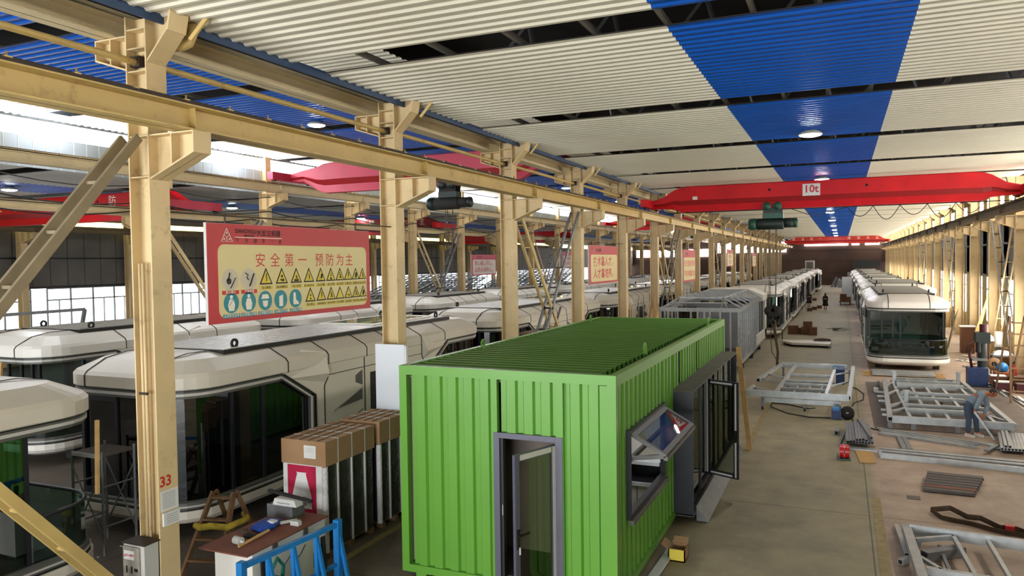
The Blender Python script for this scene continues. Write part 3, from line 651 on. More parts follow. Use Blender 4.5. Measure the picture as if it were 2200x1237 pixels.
mb = MB(); put_text(mb, 'DAHONGLI', (X, 9.06, 5.53), (0, 1, 0), (0, 0, 1), 0.09, M_TXTK, 0.015); put_text(mb, 'MACHINE', (X, 9.12, 5.465), (0, 1, 0), (0, 0, 1), 0.05, M_TXTK, 0.012)
put_text(mb, '大宏立机器', (X, 9.56, 5.51), (0, 1, 0), (0, 0, 1), 0.11, M_TXTK, 0.014); mb.box(X-0.001, X+0.001, 8.82, 9.86, 5.432, 5.442, M_TXTW)
for i, s in enumerate('每天进步一点'): put_text(mb, s, (X, 8.87+0.19*i, 5.385), (0, 1, 0), (0, 0, 1), 0.075, M_TXTK, 0.012)
P('company_name', mb, t)
def label_(mb, y, z, s, m, tm, wd): mb.box(X-0.004, X+0.0, y-wd/2, y+wd/2, z-0.03, z+0.03, m); put_text(mb, s, (X+0.002, y, z), (0, 1, 0), (0, 0, 1), min(0.052, wd*0.95/len(s)), tm, 0.008)
def tri_sign(y, z, s, glyph):
    mb = MB(); p = [(y, z+s*0.62), (y-s*0.56, z-s*0.38), (y+s*0.56, z-s*0.38)]; mb.prism(p, 'x', X-0.004, X, M_TXTK)
    c = (y, z-0.05*s); q = [(c[0]+(a-c[0])*0.74, c[1]+(b-c[1])*0.74) for a, b in p]; mb.prism(q, 'x', X, X+0.002, M_SYEL); x2 = X+0.003
    def tr(pts, th=0.012):
        for a, b in zip(pts[:-1], pts[1:]): mb.bar((x2, y+a[0]*s, z+a[1]*s), (x2, y+b[0]*s, z+b[1]*s), 0.004, th*s/0.2, M_TXTK, (1, 0, 0))
    def dot(a, b, r_): mb.cyl((x2-0.002, y+a*s, z+b*s), (x2+0.002, y+a*s, z+b*s), r_*s, M_TXTK, 10, smooth=False)
    G_ = {'bolt': lambda: (tr([(0.04, 0.28), (-0.05, 0.04), (0.04, 0.04), (-0.02, -0.2)], 0.016)),
     'gear': lambda: (dot(0, 0.08, 0.09), dot(-0.08, -0.14, 0.07), dot(0.1, -0.16, 0.1)),
     'bury': lambda: (mb.box(x2-0.002, x2+0.002, y-0.22*s, y+0.22*s, z-0.28*s, z-0.14*s, M_TXTK), dot(0, 0.06, 0.06), tr([(-0.08, -0.1), (0, 0.0), (0.08, -0.1)], 0.02)),
     'high': lambda: (dot(0, 0.14, 0.05), tr([(0, 0.1), (0, -0.14)], 0.02), tr([(-0.12, -0.2), (0.12, -0.2)], 0.025)),
     'foot': lambda: (tr([(0.05, 0.16), (0.02, -0.12), (-0.14, -0.16)], 0.05), tr([(-0.2, -0.28), (0.2, -0.28)], 0.012)),
     'load': lambda: (tr([(0, 0.26), (0, -0.05)], 0.012), tr([(-0.13, 0.02), (0.13, 0.02)], 0.014), dot(0, -0.2, 0.1)),
     'fall': lambda: (dot(-0.04, 0.2, 0.05), tr([(-0.03, 0.14), (0.03, -0.04), (0.14, -0.2)], 0.02), tr([(-0.12, 0.04), (0.1, 0.08)], 0.014), tr([(0.03, -0.04), (-0.1, -0.22)], 0.016)),
     'bang': lambda: (tr([(0, 0.28), (0, -0.1)], 0.022), dot(0, -0.2, 0.035)),
     'fire': lambda: (dot(0, -0.12, 0.13), tr([(-0.08, -0.05), (0.0, 0.22), (0.07, -0.05)], 0.035)),
     'roll': lambda: (dot(0, 0.06, 0.07), dot(0, -0.17, 0.07)), 'none': lambda: None,
     'hurt': lambda: (dot(-0.12, -0.1, 0.05), dot(0.06, -0.14, 0.08), dot(0.2, -0.05, 0.03))}
    G_[glyph](); P('warning_triangle', mb, t)
r1 = [(9.47, 'bolt', '当心触电'), (9.84, 'gear', '当心机械伤人'), (10.2, 'bury', '当心坑洞'), (10.53, 'high', '当心高空作业'), (10.85, 'foot', '当心扎脚'), (11.14, 'load', '当心吊物'), (11.41, 'fall', '当心坠落'), (11.66, 'bang', '注意安全'), (11.9, 'fire', '注意防火'), (12.12, 'fall', '当心坠落')]
for i, (y, g, s) in enumerate(r1): tri_sign(y, 4.80, 0.27-0.006*i, g)
r2_ = [(10.56, 'roll', '当心卷入'), (10.86, 'bang', '注意地面低洼'), (11.14, 'fall', '当心作业平衡'), (11.40, 'none', '当心有害物'), (11.66, 'hurt', '当心夹伤'), (11.9, 'fall', '当心落水'), (12.13, 'fire', '当心火灾')]
for i, (y, g, s) in enumerate(r2_): tri_sign(y, 4.46, 0.25-0.006*i, g)
mb = MB()
for i, (y, g, s) in enumerate(r1): label_(mb, y, 4.645, s, M_SYELD, M_TXTK, 0.30-0.008*i)
for i, (y, g, s) in enumerate(r2_): label_(mb, y, 4.315, s, M_SYELD, M_TXTK, 0.26-0.006*i)
for y, s in ((8.70, '禁止烟火'), (9.09, '严禁吸烟')): label_(mb, y, 4.60, s, M_TXTR, M_TXTW, 0.34)
for i, s in enumerate(('必须系安全带', '必须穿防护服', '必须戴安全帽', '必须戴防护手套', '必须穿防护鞋')): label_(mb, 8.71+0.365*i, 4.245, s, M_STEAL, M_TXTW, 0.34-0.01*i)
P('caption_label', mb, t)
for y, gl in ((8.70, 0), (9.09, 1)):
    mb = MB().cyl((X-0.004, y, 4.79), (X, y, 4.79), 0.17, M_SGREY, 24, smooth=False); x2 = X+0.002
    if gl == 0: mb.cyl((X, y-0.03, 4.77), (x2, y-0.03, 4.77), 0.05, M_TXTK, 12, smooth=False).bar((x2, y-0.05, 4.78), (x2, y-0.02, 4.9), 0.004, 0.04, M_TXTK, (1, 0, 0)).bar((x2, y-0.01, 4.66), (x2, y+0.1, 4.82), 0.004, 0.025, M_TXTK, (1, 0, 0))
    else: mb.bar((x2, y, 4.68), (x2, y+0.1, 4.88), 0.004, 0.045, M_TXTK, (1, 0, 0)).tube([(x2, y-0.01, 4.78), (x2, y-0.05, 4.82), (x2, y-0.02, 4.86), (x2, y-0.08, 4.89)], 0.009, M_TXTK, 4)
    P('prohibition_disc', mb, t)
for i in range(5):
    y = 8.71+0.365*i; z = 4.44; mb = MB().cyl((X-0.004, y, z), (X, y, z), 0.155, M_STEAL, 24, smooth=False); x2 = X+0.002
    if i < 2:
        mb.cyl((X, y, z+0.09), (x2, y, z+0.09), 0.03, M_TXTW, 10, smooth=False).prism([(y-0.07, z-0.03), (y-0.04, z+0.055), (y+0.04, z+0.055), (y+0.07, z-0.03), (y+0.05, z-0.12), (y-0.05, z-0.12)], 'x', X, x2, M_TXTW)
        if i == 0: mb.bar((x2+0.001, y-0.05, z-0.04), (x2+0.001, y+0.1, z+0.12), 0.002, 0.012, M_STEAL, (1, 0, 0))
    elif i == 2: mb.prism([(y-0.09, z+0.03), (y-0.06, z+0.1), (y+0.06, z+0.1), (y+0.09, z+0.03)], 'x', X, x2, M_TXTW).prism([(y-0.06, z), (y+0.06, z), (y+0.05, z-0.08), (y, z-0.11), (y-0.05, z-0.08)], 'x', X, x2, M_TXTW)
    elif i == 3: mb.prism([(y-0.04, z-0.11), (y-0.04, z+0.05), (y+0.05, z+0.08), (y+0.05, z-0.11)], 'x', X, x2, M_TXTW)
    else: mb.prism([(y-0.06, z-0.05), (y-0.05, z+0.1), (y+0.0, z+0.1), (y+0.01, z-0.02), (y+0.08, z-0.07), (y+0.08, z-0.1), (y-0.05, z-0.1)], 'x', X, x2, M_TXTW)
    P('mandatory_disc', mb, t)
def slog(x, y0, y1, z0, z1, label, l1, l2, head, face, tm, sz, span):
    tt, _ = board(x, y0, y1, z0, z1, label, [(l1, 0.72, sz*0.8, 0.012), (l2, 0.27, sz*0.8, 0.012)], head, face, tm, group='slogan boards of the hall', span=span)
    mb = MB(); logo(mb, x+0.01, y0+0.55, z1-h_(z0, z1)*0.17, 0.09, M_TXTW); put_text(mb, '大宏立机器', (x+0.01, y0+1.15, z1-h_(z0, z1)*0.13), (0, 1, 0), (0, 0, 1), 0.14, M_TXTK, 0.01); P('company_emblem', mb, tt)
def h_(a, b): return b-a
slog(-8.46, 26.37, 30.2, 4.14, 5.59, 'red and cream slogan board about talent between the fourth and fifth columns', '技术靠人才，', '人才靠培养。', M_SIGNR, M_SIGNC, M_TXTR, 0.50, (25.54, 31.26))
slog(-8.46, 44.2, 48.2, 3.68, 5.6, 'cream slogan board about safety farther along the first column row', '安全连着你我他', '平安幸福靠大家', M_SIGNR, M_SIGNC, M_TXTR, 0.5, (43.54, 49.26))
slog(-8.46, 62.65, 66.3, 4.4, 5.8, 'third cream slogan board along the first column row', '质量第一', '效益为先', M_SIGNR, M_SIGNC, M_TXTR, 0.45, (61.54, 67.26))
slog(-8.46, 81.65, 84.9, 4.2, 5.64, 'small distant slogan board deep along the first column row', '爱岗敬业', '团结协作', M_SIGNR, M_SIGNC, M_TXTR, 0.45, (79.54, 85.26))
slog(-22.36, 44.45, 48.3, 4.15, 5.53, 'pink headed white slogan board about careful work on the second row', '用心细心尽心，', '品质永保称心。', M_SIGNP, M_SIGNW, M_TXTP, 0.46, (43.6, 49.3))
slog(-22.36, 62.2, 66.2, 4.45, 5.86, 'faded pink slogan board half hidden deeper along the second row', '质量源于细节', '发展在于创新', M_SIGNP, M_SIGNW, M_TXTP, 0.46, (61.6, 67.4))
# ------------------------------------------------------------------ capsule houses (built along +y from y = 0)
def rr(w_, y0, y1, r_, z, n=7, rb=None):
    rb = r_ if rb is None else rb; pts = []
    for cx_, cy_, rad, a0 in ((w_/2-r_, y0+r_, r_, 270), (w_/2-rb, y1-rb, rb, 0), (-w_/2+rb, y1-rb, rb, 90), (-w_/2+r_, y0+r_, r_, 180)):
        for j in range(n): a = R(a0+90*j/(n-1)); pts.append(Vector((cx_+rad*math.cos(a), cy_+rad*math.sin(a), z)))
    return pts
def make_pod(label, L, wd=3.4, balcony=False, wall=M_WHITE, lid='mesh', group=None, glassm=M_PGLASS, ends=(2.6, 2.6)):
    t = T('capsule_house', label, 'capsule house', (0, 0, 0), 0, group); hw = wd/2; rad = 0.85
    def ring(z, ins, r_=None): return rr(wd-2*ins, ins, L-ins, max(0.3, (r_ or rad)-ins*0.6), z)
    # roof shell with chamfered rim, panel joints in black
    mb = MB().loft([ring(2.76, 0.02), ring(2.78, 0.0), ring(2.98, 0.0), ring(3.05, 0.06), ring(3.25, 0.46), ring(3.33, 0.95)], wall, True, True)
    def joint(pts): 
        for a, b in zip(pts[:-1], pts[1:]): mb.bar(a, b, 0.03, 0.012, M_BLACK)
    ys = [2.75, 4.1, 5.6] if L > 10 else [2.5, 3.6]
    for y in ys + [L-q for q in ys]:
        for s in (-1, 1): joint([(s*hw, y, 2.76), (s*(hw+0.002), y, 2.98), (s*(hw-0.058), y, 3.054), (s*(hw-0.455), y, 3.254), (s*(hw-0.56), y, 3.272)])
    for x in (-0.8, 0.8):
        joint([(x, 0, 2.76), (x, -0.002, 2.98), (x, 0.058, 3.054), (x, 0.455, 3.254), (x, 0.945, 3.334), (x, 1.5, 3.336)]); joint([(x, L, 2.76), (x, L+0.002, 2.98), (x, L-0.058, 3.054), (x, L-0.455, 3.254), (x, L-0.945, 3.334), (x, L-1.5, 3.336)])
    P('roof_shell', mb, t, False)
    mb = MB().box(-hw+0.52, hw-0.52, 1.5, L-1.5, 3.255, 3.35, M_BLACK)
    lm = M_FILM if lid == 'film' else M_MESH
    yy = 1.54
    while yy < L-1.8: y2 = min(yy+1.5, L-1.54); mb.box(-hw+0.56, hw-0.56, yy, y2-0.02, 3.33, 3.362, lm); yy = y2
    P('roof_deck', mb, t, False)
    if lid == 'film':
        mb = MB().box(-0.9, 0.9, L-5.2, L-2.2, 3.362, 3.40, M_WHITE).box(-0.75, 0.75, L-5.05, L-2.35, 3.39, 3.405, M_CGLASS); P('skylight', mb, t, False)
    for sx in (-1, 1):
        for y in (2.0, L-2.0):
            P('lifting_lug', MB().tube([(sx*(hw-0.72), y+0.075*math.cos(R(a)), 3.43+0.075*math.sin(R(a))) for a in range(0, 360, 30)], 0.03, M_RUBBER, 6, True).box(sx*(hw-0.72)-0.03, sx*(hw-0.72)+0.03, y-0.03, y+0.03, 3.33, 3.37, M_RUBBER), t, False)
    P('soffit_band', MB().loft([ring(2.60, 0.10), ring(2.60, 0.05), ring(2.735, 0.05), ring(2.735, 0.10)], M_GREYP, False, False).loft([ring(2.735, 0.10), ring(2.735, 0.03), ring(2.762, 0.03), ring(2.762, 0.10)], M_BLACK, False, False), t, False)
    P('light_strip', MB().loft([ring(2.65, 0.06), ring(2.65, 0.025), ring(2.70, 0.025), ring(2.70, 0.06)], M_LTRIM, False, False), t, False)
    # base: white skirt, grey step, floor
    P('skirt', MB().loft([ring(0.24, 0.30), ring(0.34, 0.06), ring(0.42, 0.0), ring(0.56, 0.0)], wall, True, True), t, False)
    P('sill_band', MB().loft([ring(0.585, 0.04), ring(0.70, 0.04), ring(0.72, 0.08), ring(0.72, 0.5)], M_GREYP, False, True).loft([ring(0.56, 0.03), ring(0.585, 0.03), ring(0.585, 0.06)], M_BLACK, False, False), t, False)
    P('sill_strip', MB().loft([ring(0.62, 0.05), ring(0.62, 0.025), ring(0.65, 0.025), ring(0.65, 0.05)], M_LTRIM, False, False), t, False)
    P('floor_deck', MB().box(-hw+0.14, hw-0.14, 0.9, L-0.9, 0.72, 0.735, M_INTF), t, False)
    mb = MB()
    for x in (-hw+0.5, hw-0.5):
        for y in (1.2, L/2, L-1.2): mb.box(x-0.12, x+0.12, y-0.12, y+0.12, 0.0, 0.26, M_RUBBER)
    P('support_block', mb, t, False)
    e0, e1 = ends
    # solid middle walls with sloped window corners
    for s in (-1, 1):
        x0, x1 = sorted((s*(hw-0.10), s*(hw-0.015))); mb = MB(); dt, db = e0, e1
        mb.prism([(dt, 2.76), (dt+0.95, 2.18), (dt+0.95, 0.56), (L-db-0.95, 0.56), (L-db-0.95, 2.18), (L-db, 2.76)], 'x', x0, x1, wall)
        xo0, xo1 = sorted((s*(hw-0.016), s*(hw-0.006)))
        def jb(p, q): mb.bar((s*(hw-0.012), *p), (s*(hw-0.012), *q), 0.012, 0.03, M_BLACK, (1, 0, 0))
        a, c = dt+1.35, L-db-1.35
        for y in (a, c): jb((y, 0.56), (y, 2.3)); 
        jb((a, 2.3), (a+0.12, 2.45)); jb((a+0.12, 2.45), (a+0.12, 2.76)); jb((c, 2.3), (c-0.12, 2.45)); jb((c-0.12, 2.45), (c-0.12, 2.76)); jb((dt+0.95, 1.3), (a, 1.3)); jb((c, 1.3), (L-db-0.95, 1.3))
        m1, m2_ = a+1.55, c-1.55
        if m2_-m1 > 0.8:
            jb((m1, 0.56), (m1, 2.76)); jb((m2_, 0.56), (m2_, 2.76)); jb((a+0.12, 2.52), (c-0.12, 2.52))
        P('side_wall', mb, t, False)
        # hoods flaring out over the window ends
        for y0, sg in ((dt+0.2, 1), (L-db-0.2, -1)):
            h = [Vector((s*(hw-0.02), y0-sg*0.1, 2.62)), Vector((s*(hw-0.02), y0+sg*1.2, 2.36)), Vector((s*(hw+0.13), y0+sg*1.16, 2.58)), Vector((s*(hw-0.2), y0+sg*0.6, 3.16)), Vector((s*(hw-0.03), y0+sg*1.24, 3.04))]
            P('side_hood', MB().add(h, [(0, 1, 2), (0, 2, 3), (2, 4, 3), (1, 4, 2)], wall), t, False)
        if m2_-m1 > 0.8:
            g = MB()
            for ya, yb in ((a+0.12, m1-0.1), (c-0.12, m2_+0.1)):
                xg = s*(hw-0.008)
                for zt_, zb_ in ((2.05, 1.62), (1.5, 0.95)):
                    poly = [(ya+(yb-ya)*0.12, zb_+0.05), (yb, zt_), (yb, zb_+0.12)]
                    g.prism(poly, 'x', min(xg, xg+s*0.004), max(xg, xg+s*0.004), M_GREYP)
                    for p, q in ((poly[0], poly[1]), (poly[0], poly[2])): g.bar((xg, *p), (xg, *q), 0.03, 0.05, M_LTRIM, (1, 0, 0))
                for zz in (2.28, 1.35): g.prism([(yb-(yb-ya)*0.2, zz+0.08), (yb, zz+0.18), (yb, zz-0.18), (yb-(yb-ya)*0.2, zz-0.08)], 'x', min(xg, xg+s*0.01), max(xg, xg+s*0.01), M_GREYP)
            P('trim_recess', g, t, False)
            g = MB().box(min(s*(hw-0.012), s*hw), max(s*(hw-0.012), s*hw), m1+0.25, m2_-0.25, 0.75, 2.35, M_BLACK); zz = 0.8
            while zz < 2.3: g.box(min(s*(hw-0.01), s*(hw+0.012)), max(s*(hw-0.01), s*(hw+0.012)), m1+0.25, m2_-0.25, zz, zz+0.05, M_DARK); zz += 0.14
            P('louvre_grille', g, t, False)
    # glazed ends
    for end in (0, 1):
        def Y(y): return y if end == 0 else L-y
        setb = 1.35 if (balcony and end == 0) else 0.0
        if setb:
            lp = [(-hw+0.12, 3.3), (-hw+0.12, setb), (hw-0.12, setb), (hw-0.12, 3.3)]
        else:
            full = rr(wd-0.24, 0.12, L-0.12, rad-0.1, 0); half = [p for p in full if p.y < 1.2]
            lp = [(hw-0.12, e0+0.95)] + [(p.x, p.y) for p in sorted([q for q in half if q.x > 0], key=lambda q: -q.y)] + [(p.x, p.y) for p in sorted([q for q in half if q.x <= 0], key=lambda q: q.y)] + [(-hw+0.12, e0+0.95)]
        mb = MB(); n = len(lp); vv = [(x, Y(y), z) for z in (0.72, 2.62) for x, y in lp]
        mb.add(vv, [(i, i+1, n+i+1, n+i) for i in range(n-1)], glassm); P('end_glazing', mb, t, False)
        mb = MB(); yf = setb if setb else 0.12
        posts = [(-1.0, yf), (-0.1, yf), (0.85, yf), (hw-0.12, 1.25), (-hw+0.12, 1.25), (hw-0.12, 2.1), (-hw+0.12, 2.1)] if not setb else [(-hw+0.15, yf), (-1.0, yf), (-0.55, yf), (-0.25, yf), (hw-0.2, yf), (hw-0.12, 2.2), (-hw+0.12, 2.2)]
        for x, y in posts: P('mullion', MB().box(x-0.035, x+0.035, Y(y)-0.035, Y(y)+0.035, 0.72, 2.62, M_DARK), t, False)
        P('door_head', MB().box(-1.0, -0.1, Y(yf)-0.04, Y(yf)+0.04, 2.5, 2.6, M_DARK), t, False); P('door_sill', MB().box(-1.0, -0.1, Y(yf)-0.04, Y(yf)+0.04, 0.72, 0.84, M_DARK), t, False)
        for s in (-1, 1):
            P('sloped_frame', MB().bar((s*(hw-0.06), Y(e0), 2.7), (s*(hw-0.06), Y(e0+0.97), 2.12), 0.1, 0.1, M_GREYP).bar((s*(hw-0.06), Y(e0+0.95), 2.18), (s*(hw-0.06), Y(e0+0.95), 0.72), 0.1, 0.1, M_GREYP).bar((s*(hw-0.0), Y(e0+0.9), 2.14), (s*(hw-0.0), Y(e0+0.9), 0.72), 0.04, 0.035, M_LTRIM).bar((s*(hw-0.0), Y(e0-0.05), 2.68), (s*(hw-0.0), Y(e0+0.9), 2.12), 0.04, 0.035, M_LTRIM).bar((s*(hw-0.0), Y(e0+1.02), 2.16), (s*(hw-0.0), Y(e0+1.02), 0.72), 0.04, 0.03, M_BLACK).bar((s*(hw-0.0), Y(e0+0.02), 2.73), (s*(hw-0.0), Y(e0+1.02), 2.15), 0.04, 0.03, M_BLACK), t, False)
        if setb:
            full = rr(wd-0.2, 0.1, L-0.1, rad-0.1, 0); half = [p for p in full if p.y < 1.0]
            lp = [(hw-0.1, 1.3)] + [(p.x, p.y) for p in sorted([q for q in half if q.x > 0], key=lambda q: -q.y)] + [(p.x, p.y) for p in sorted([q for q in half if q.x <= 0], key=lambda q: q.y)] + [(-hw+0.1, 1.3)]
            n = len(lp); P('balcony_glass', MB().add([(x, y, z) for z in (0.72, 1.36) for x, y in lp], [(i, i+1, n+i+1, n+i) for i in range(n-1)], M_GGLASS), t, False)
            P('balcony_rail', MB().tube([(x, y, 1.38) for x, y in lp], 0.03, M_DARK, 6), t, False)
    # dim interior: partitions that stop the view through
    mb = MB().box(-hw+0.12, hw-0.9, 3.9, 3.96, 0.73, 2.7, M_INT).box(-hw+0.12, hw-0.9, L-3.96, L-3.9, 0.73, 2.7, M_INT).box(-hw+0.11, hw-0.11, 0.5, L-0.5, 2.68, 2.7, M_INT)
    P('interior_partition', mb, t, False)
    return t
G_N, G_F, G_L, G_R = 'capsule houses in the near row', 'capsule houses in the far row', 'capsule houses left of the aisle', 'capsule houses along the right wall'
pN = make_pod('white capsule house behind the first column, roof covered in clear plastic film', 12.3, 3.4, False, M_CREAMW, 'film', G_N); pN.location = (-12.3, 9.72, 0)
for i, y in enumerate((23.15, 36.6, 50.0, 63.5, 77.0, 90.5)):
    dup(pN, (-12.3, y, 0), 0, '%s capsule house behind the plastic covered one in the near row' % ORD[i])
pB = make_pod('pale capsule house with a curved glass balcony at the lower left edge', 12.3, 3.4, True, M_CREAMW, 'mesh', G_N, M_GGLASS)
pB.location = (-12.3, 8.35, 0); pB.rotation_euler = (0, 0, math.pi)
pF = make_pod('white capsule house with grey dusty roof below the left windows', 8.3, 3.4, True, M_WHITE, 'mesh', G_F, M_GGLASS, (2.2, 2.2)); pF.location = (-19.85, 12.25, 0)
pF2 = make_pod('white capsule house directly behind the big safety board', 8.6, 3.4, False, M_WHITE, 'mesh', G_F, M_PGLASS, (2.2, 2.2)); pF2.location = (-19.85, 22.0, 0)
for i, y in enumerate((31.7, 41.3, 51.0, 60.6, 70.2, 79.8)):
    dup(pF2, (-19.85, y, 0), 0, '%s capsule house beyond the safety board in the far row' % ORD[i])
pR = make_pod('white capsule house with glass balcony front on the right of the aisle', 12.6, 3.3, True, M_WHITE, 'mesh', G_R, M_GGLASS); pR.location = (2.68, 36.7, 0)
pR2 = make_pod('second capsule house on the right with two paper notes on its corner', 12.6, 3.4, False, M_WHITE, 'mesh', G_R); pR2.location = (3.25, 51.6, 0); pR2.scale = (1.22, 1, 1)
for i, y in enumerate((66.0, 80.0, 94.0, 108.0)):
    dup(pR2, (3.1, y, 0), 0, '%s capsule house on the right counted from the aisle front' % ORD[i+2], scale=(1.1, 1, 1))
mb = MB().add([(1.35, 51.95, 3.12), (1.85, 51.75, 3.12), (1.95, 52.3, 3.30), (1.45, 52.5, 3.30)], [(0, 1, 2, 3)], M_PAPER); 
for i, (x, y) in enumerate(((1.35, 51.9), (1.42, 54.4))):
    mb = MB().bar((x, y+0.3, 3.13), (x+0.42, y+0.42, 3.33), 0.62, 0.012, M_PAPER)
    O('paper_note', mb, ('front' if i == 0 else 'rear') + ' white paper note taped to the second right capsule house roof corner', 'paper', (x, y+0.3, 3.08), 'paper notes on the roof corner')
pL = make_pod('capsule house with white hood just behind the bare steel frame', 12.6, 3.4, False, M_WHITE, 'mesh', G_L); pL.location = (-5.15, 49.0, 0)
for i, y in enumerate((63.3, 77.5, 91.5, 105.0)):
    dup(pL, (-5.1, y, 0), 0, '%s capsule house down the left side of the aisle' % ORD[i+1])
dup(pL, (-4.6, 119.0, 0), 0, 'capsule house standing alone before the end wall on the left')
# the partly clad frame behind the container
t = T('bare_pod_frame', 'bare galvanised steel house frame half clad, behind the green container', 'steel frame', (-5.95, 34.6, 0))
x0, x1, y0, y1 = -7.7, -4.2, 34.7, 44.4
mb = MB()
for z in (0.3, 2.72):
    for x in (x0, x1): mb.box(x-0.06, x+0.06, y0, y1, z-0.09, z+0.09, M_GALV)
    for y in (y0, y1): mb.box(x0, x1, y-0.05, y+0.05, z-0.09, z+0.09, M_GALV)
for x in (x0, x1): 
    for y in (y0+1, (y0+y1)/2, y1-1): mb.box(x-0.1, x+0.1, y-0.1, y+0.1, 0, 0.22, M_RUBBER)
P('main_frame', mb, t)
for sx in (x0, x1):
    n = 12
    for i in range(n):
        y = y0+0.05+(y1-y0-0.1)*i/(n-1); P('side_stud', MB().box(sx-0.04, sx+0.04, y-0.03, y+0.03, 0.39, 2.63, M_GALV), t)
for x in (-7.35, -6.9, -6.3, -6.0, -5.7, -5.45, -5.0, -4.55): P('front_stud', MB().box(x-0.035, x+0.035, y0-0.03, y0+0.03, 0.39, 2.63, M_GALV), t)
mb = MB()
for x in (x0+0.75, x1-0.75): mb.box(x-0.04, x+0.04, y0+0.7, y1, 3.2, 3.28, M_GALV)
for i in range(7):
    y = y0+0.7+(y1-y0-0.7)*i/6; mb.box(x0+0.75, x1-0.75, y-0.04, y+0.04, 3.2, 3.28, M_GALV)
    for a, b in ((x0, x0+0.75), (x1, x1-0.75)): mb.bar((a, y, 2.8), (b, y, 3.24), 0.06, 0.06, M_GALV)
for a, b in ((x0+0.75, x0+0.5), (x1-0.75, x1-0.5), (x0+0.75, x0+0.75), (x1-0.75, x1-0.75)): mb.bar((b, y0, 2.8), (a, y0+0.7, 3.24), 0.06, 0.06, M_GALV)
mb.box(x0+0.5, x1-0.5, y0+0.32, y0+0.38, 3.0, 3.05, M_GALV); P('roof_frame', mb, t)
mb = MB().box(x0+0.1, x1-0.1, y0+0.1, y1, 0.32, 0.36, M_DPLATE).box(x0+0.2, x1-0.2, y0+5.5, y0+5.56, 0.4, 2.7, M_INT).box(x0+0.2, x0+1.2, y0+2.6, y0+2.64, 0.4, 2.7, M_PGLASS); P('inner_partition', mb, t)
mb = MB().prism([(x0-0.05, 2.62), (x0-0.05, 2.95), (x0+0.65, 3.3), (x1-0.65, 3.3), (x1+0.15, 2.95), (x1+0.15, 2.62)], 'y', y1, y1+2.6, M_WHITE).box(x1, x1+0.12, y1+1.6, y1+2.5, 0.35, 2.7, M_WHITE).prism([(x1+0.12, 0.9), (x1+0.12, 0.4), (x1-0.2, 0.2), (x1-0.2, 0.9)], 'y', y1-2.5, y1+2.5, M_WHITE)
mb.box(x1-0.02, x1+0.02, y1-0.3, y1+1.6, 0.5, 2.65, M_DARK); P('end_cladding', mb, t)

# ------------------------------------------------------------------ green container house
cx0, cx1, cy0, cy1, cz0, cz1 = -6.39, -2.87, 10.1, 20.72, 0.13, 3.40
t = T('green_container_house', 'bright green corrugated container house in the foreground', 'container house', ((cx0+cx1)/2, cy0, 0)); B = t
for x in (cx0, cx1):
    for y in (cy0, cy1):
        xx = (x, x+0.13) if x == cx0 else (x-0.13, x); yy = (y, y+0.13) if y == cy0 else (y-0.13, y)
        P('corner_post', MB().box(*xx, *yy, cz0, cz1, M_GREEN), t)
        P('foot', MB().box(xx[0]+0.25*(x == cx0)-0.2*(x == cx1), xx[1]+0.3*(x == cx0)-0.2*(x == cx1), *yy, 0, cz0, M_GREEN), t)
mb = MB()
for y in (cy0, cy1-0.1): mb.box(cx0+0.13, cx1-0.13, y, y+0.1, cz1-0.14, cz1, M_GREEN)
for x in (cx0, cx1-0.1): mb.box(x, x+0.1, cy0+0.13, cy1-0.13, cz1-0.16, cz1, M_GREEN)
P('top_rail', mb, t)
mb = MB()
for y in (cy0, cy1-0.1): mb.box(cx0+0.13, cx1-0.13, y, y+0.1, cz0, cz0+0.12, M_GREEN)
for x in (cx0, cx1-0.1): mb.box(x, x+0.1, cy0+0.13, cy1-0.13, cz0, cz0+0.12, M_GREEN)
P('bottom_rail', mb, t)
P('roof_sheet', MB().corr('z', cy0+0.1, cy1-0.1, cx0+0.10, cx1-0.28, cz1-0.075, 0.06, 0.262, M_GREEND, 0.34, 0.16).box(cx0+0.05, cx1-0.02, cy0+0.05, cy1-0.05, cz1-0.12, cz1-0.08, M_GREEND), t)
zt, zb = cz1-0.13, cz0+0.11
mb = MB().corr('y', cx0+0.19, -4.80, zb, zt, cy0+0.075, -0.045, 0.275, M_GREEN, 0.30, 0.10); P('front_wall', mb, t)
mb = MB().corr('y', -4.66, -3.78, 2.47, zt, cy0+0.075, -0.045, 0.275, M_GREEN, 0.30, 0.10).corr('y', -3.66, cx1-0.16, zb, zt, cy0+0.075, -0.045, 0.275, M_GREEN, 0.30, 0.10).box(cx1-0.24, cx1-0.13, cy0+0.01, cy0+0.05, zb, zt-0.02, M_GREEN); P('front_wall', mb, t)
P('front_post', MB().box(-4.80, -4.70, cy0+0.005, cy0+0.09, zb, zt, M_GREEN), t); P('front_post', MB().box(-3.77, -3.66, cy0+0.005, cy0+0.09, zb, zt, M_GREEN), t)
# right side wall around the window (10.75-13.18) and the portal (14.1-20.0)
xw = cx1-0.075; mb = MB()
def rs(y0, y1, z0, z1): mb.corr('x', y0, y1, z0, z1, xw, 0.045, 0.262, M_GREEN, 0.34, 0.14)
rs(cy0+0.13, 10.75, zb, zt); rs(10.75, 13.18, zb, 1.18); rs(10.75, 13.18, 2.48, zt); rs(13.18, 14.12, zb, zt); rs(14.12, 14.72, 2.52, zt); rs(14.98, 16.66, 2.52, zt); rs(16.9, cy1-0.13, 2.52, zt); rs(20.1, cy1-0.13, zb, 2.52)
P('side_wall', mb, t)
mb = MB().box(xw-0.04, xw-0.02, 14.72, 14.98, 2.5, zt, M_BLACK).box(xw-0.04, xw-0.02, 16.66, 16.9, 2.5, zt, M_BLACK); P('recessed_seam', mb, t)
P('rear_wall', MB().corr('y', cx0+0.13, cx1-0.13, zb, zt, cy1-0.07, 0.04, 0.275, M_GREEN), t)
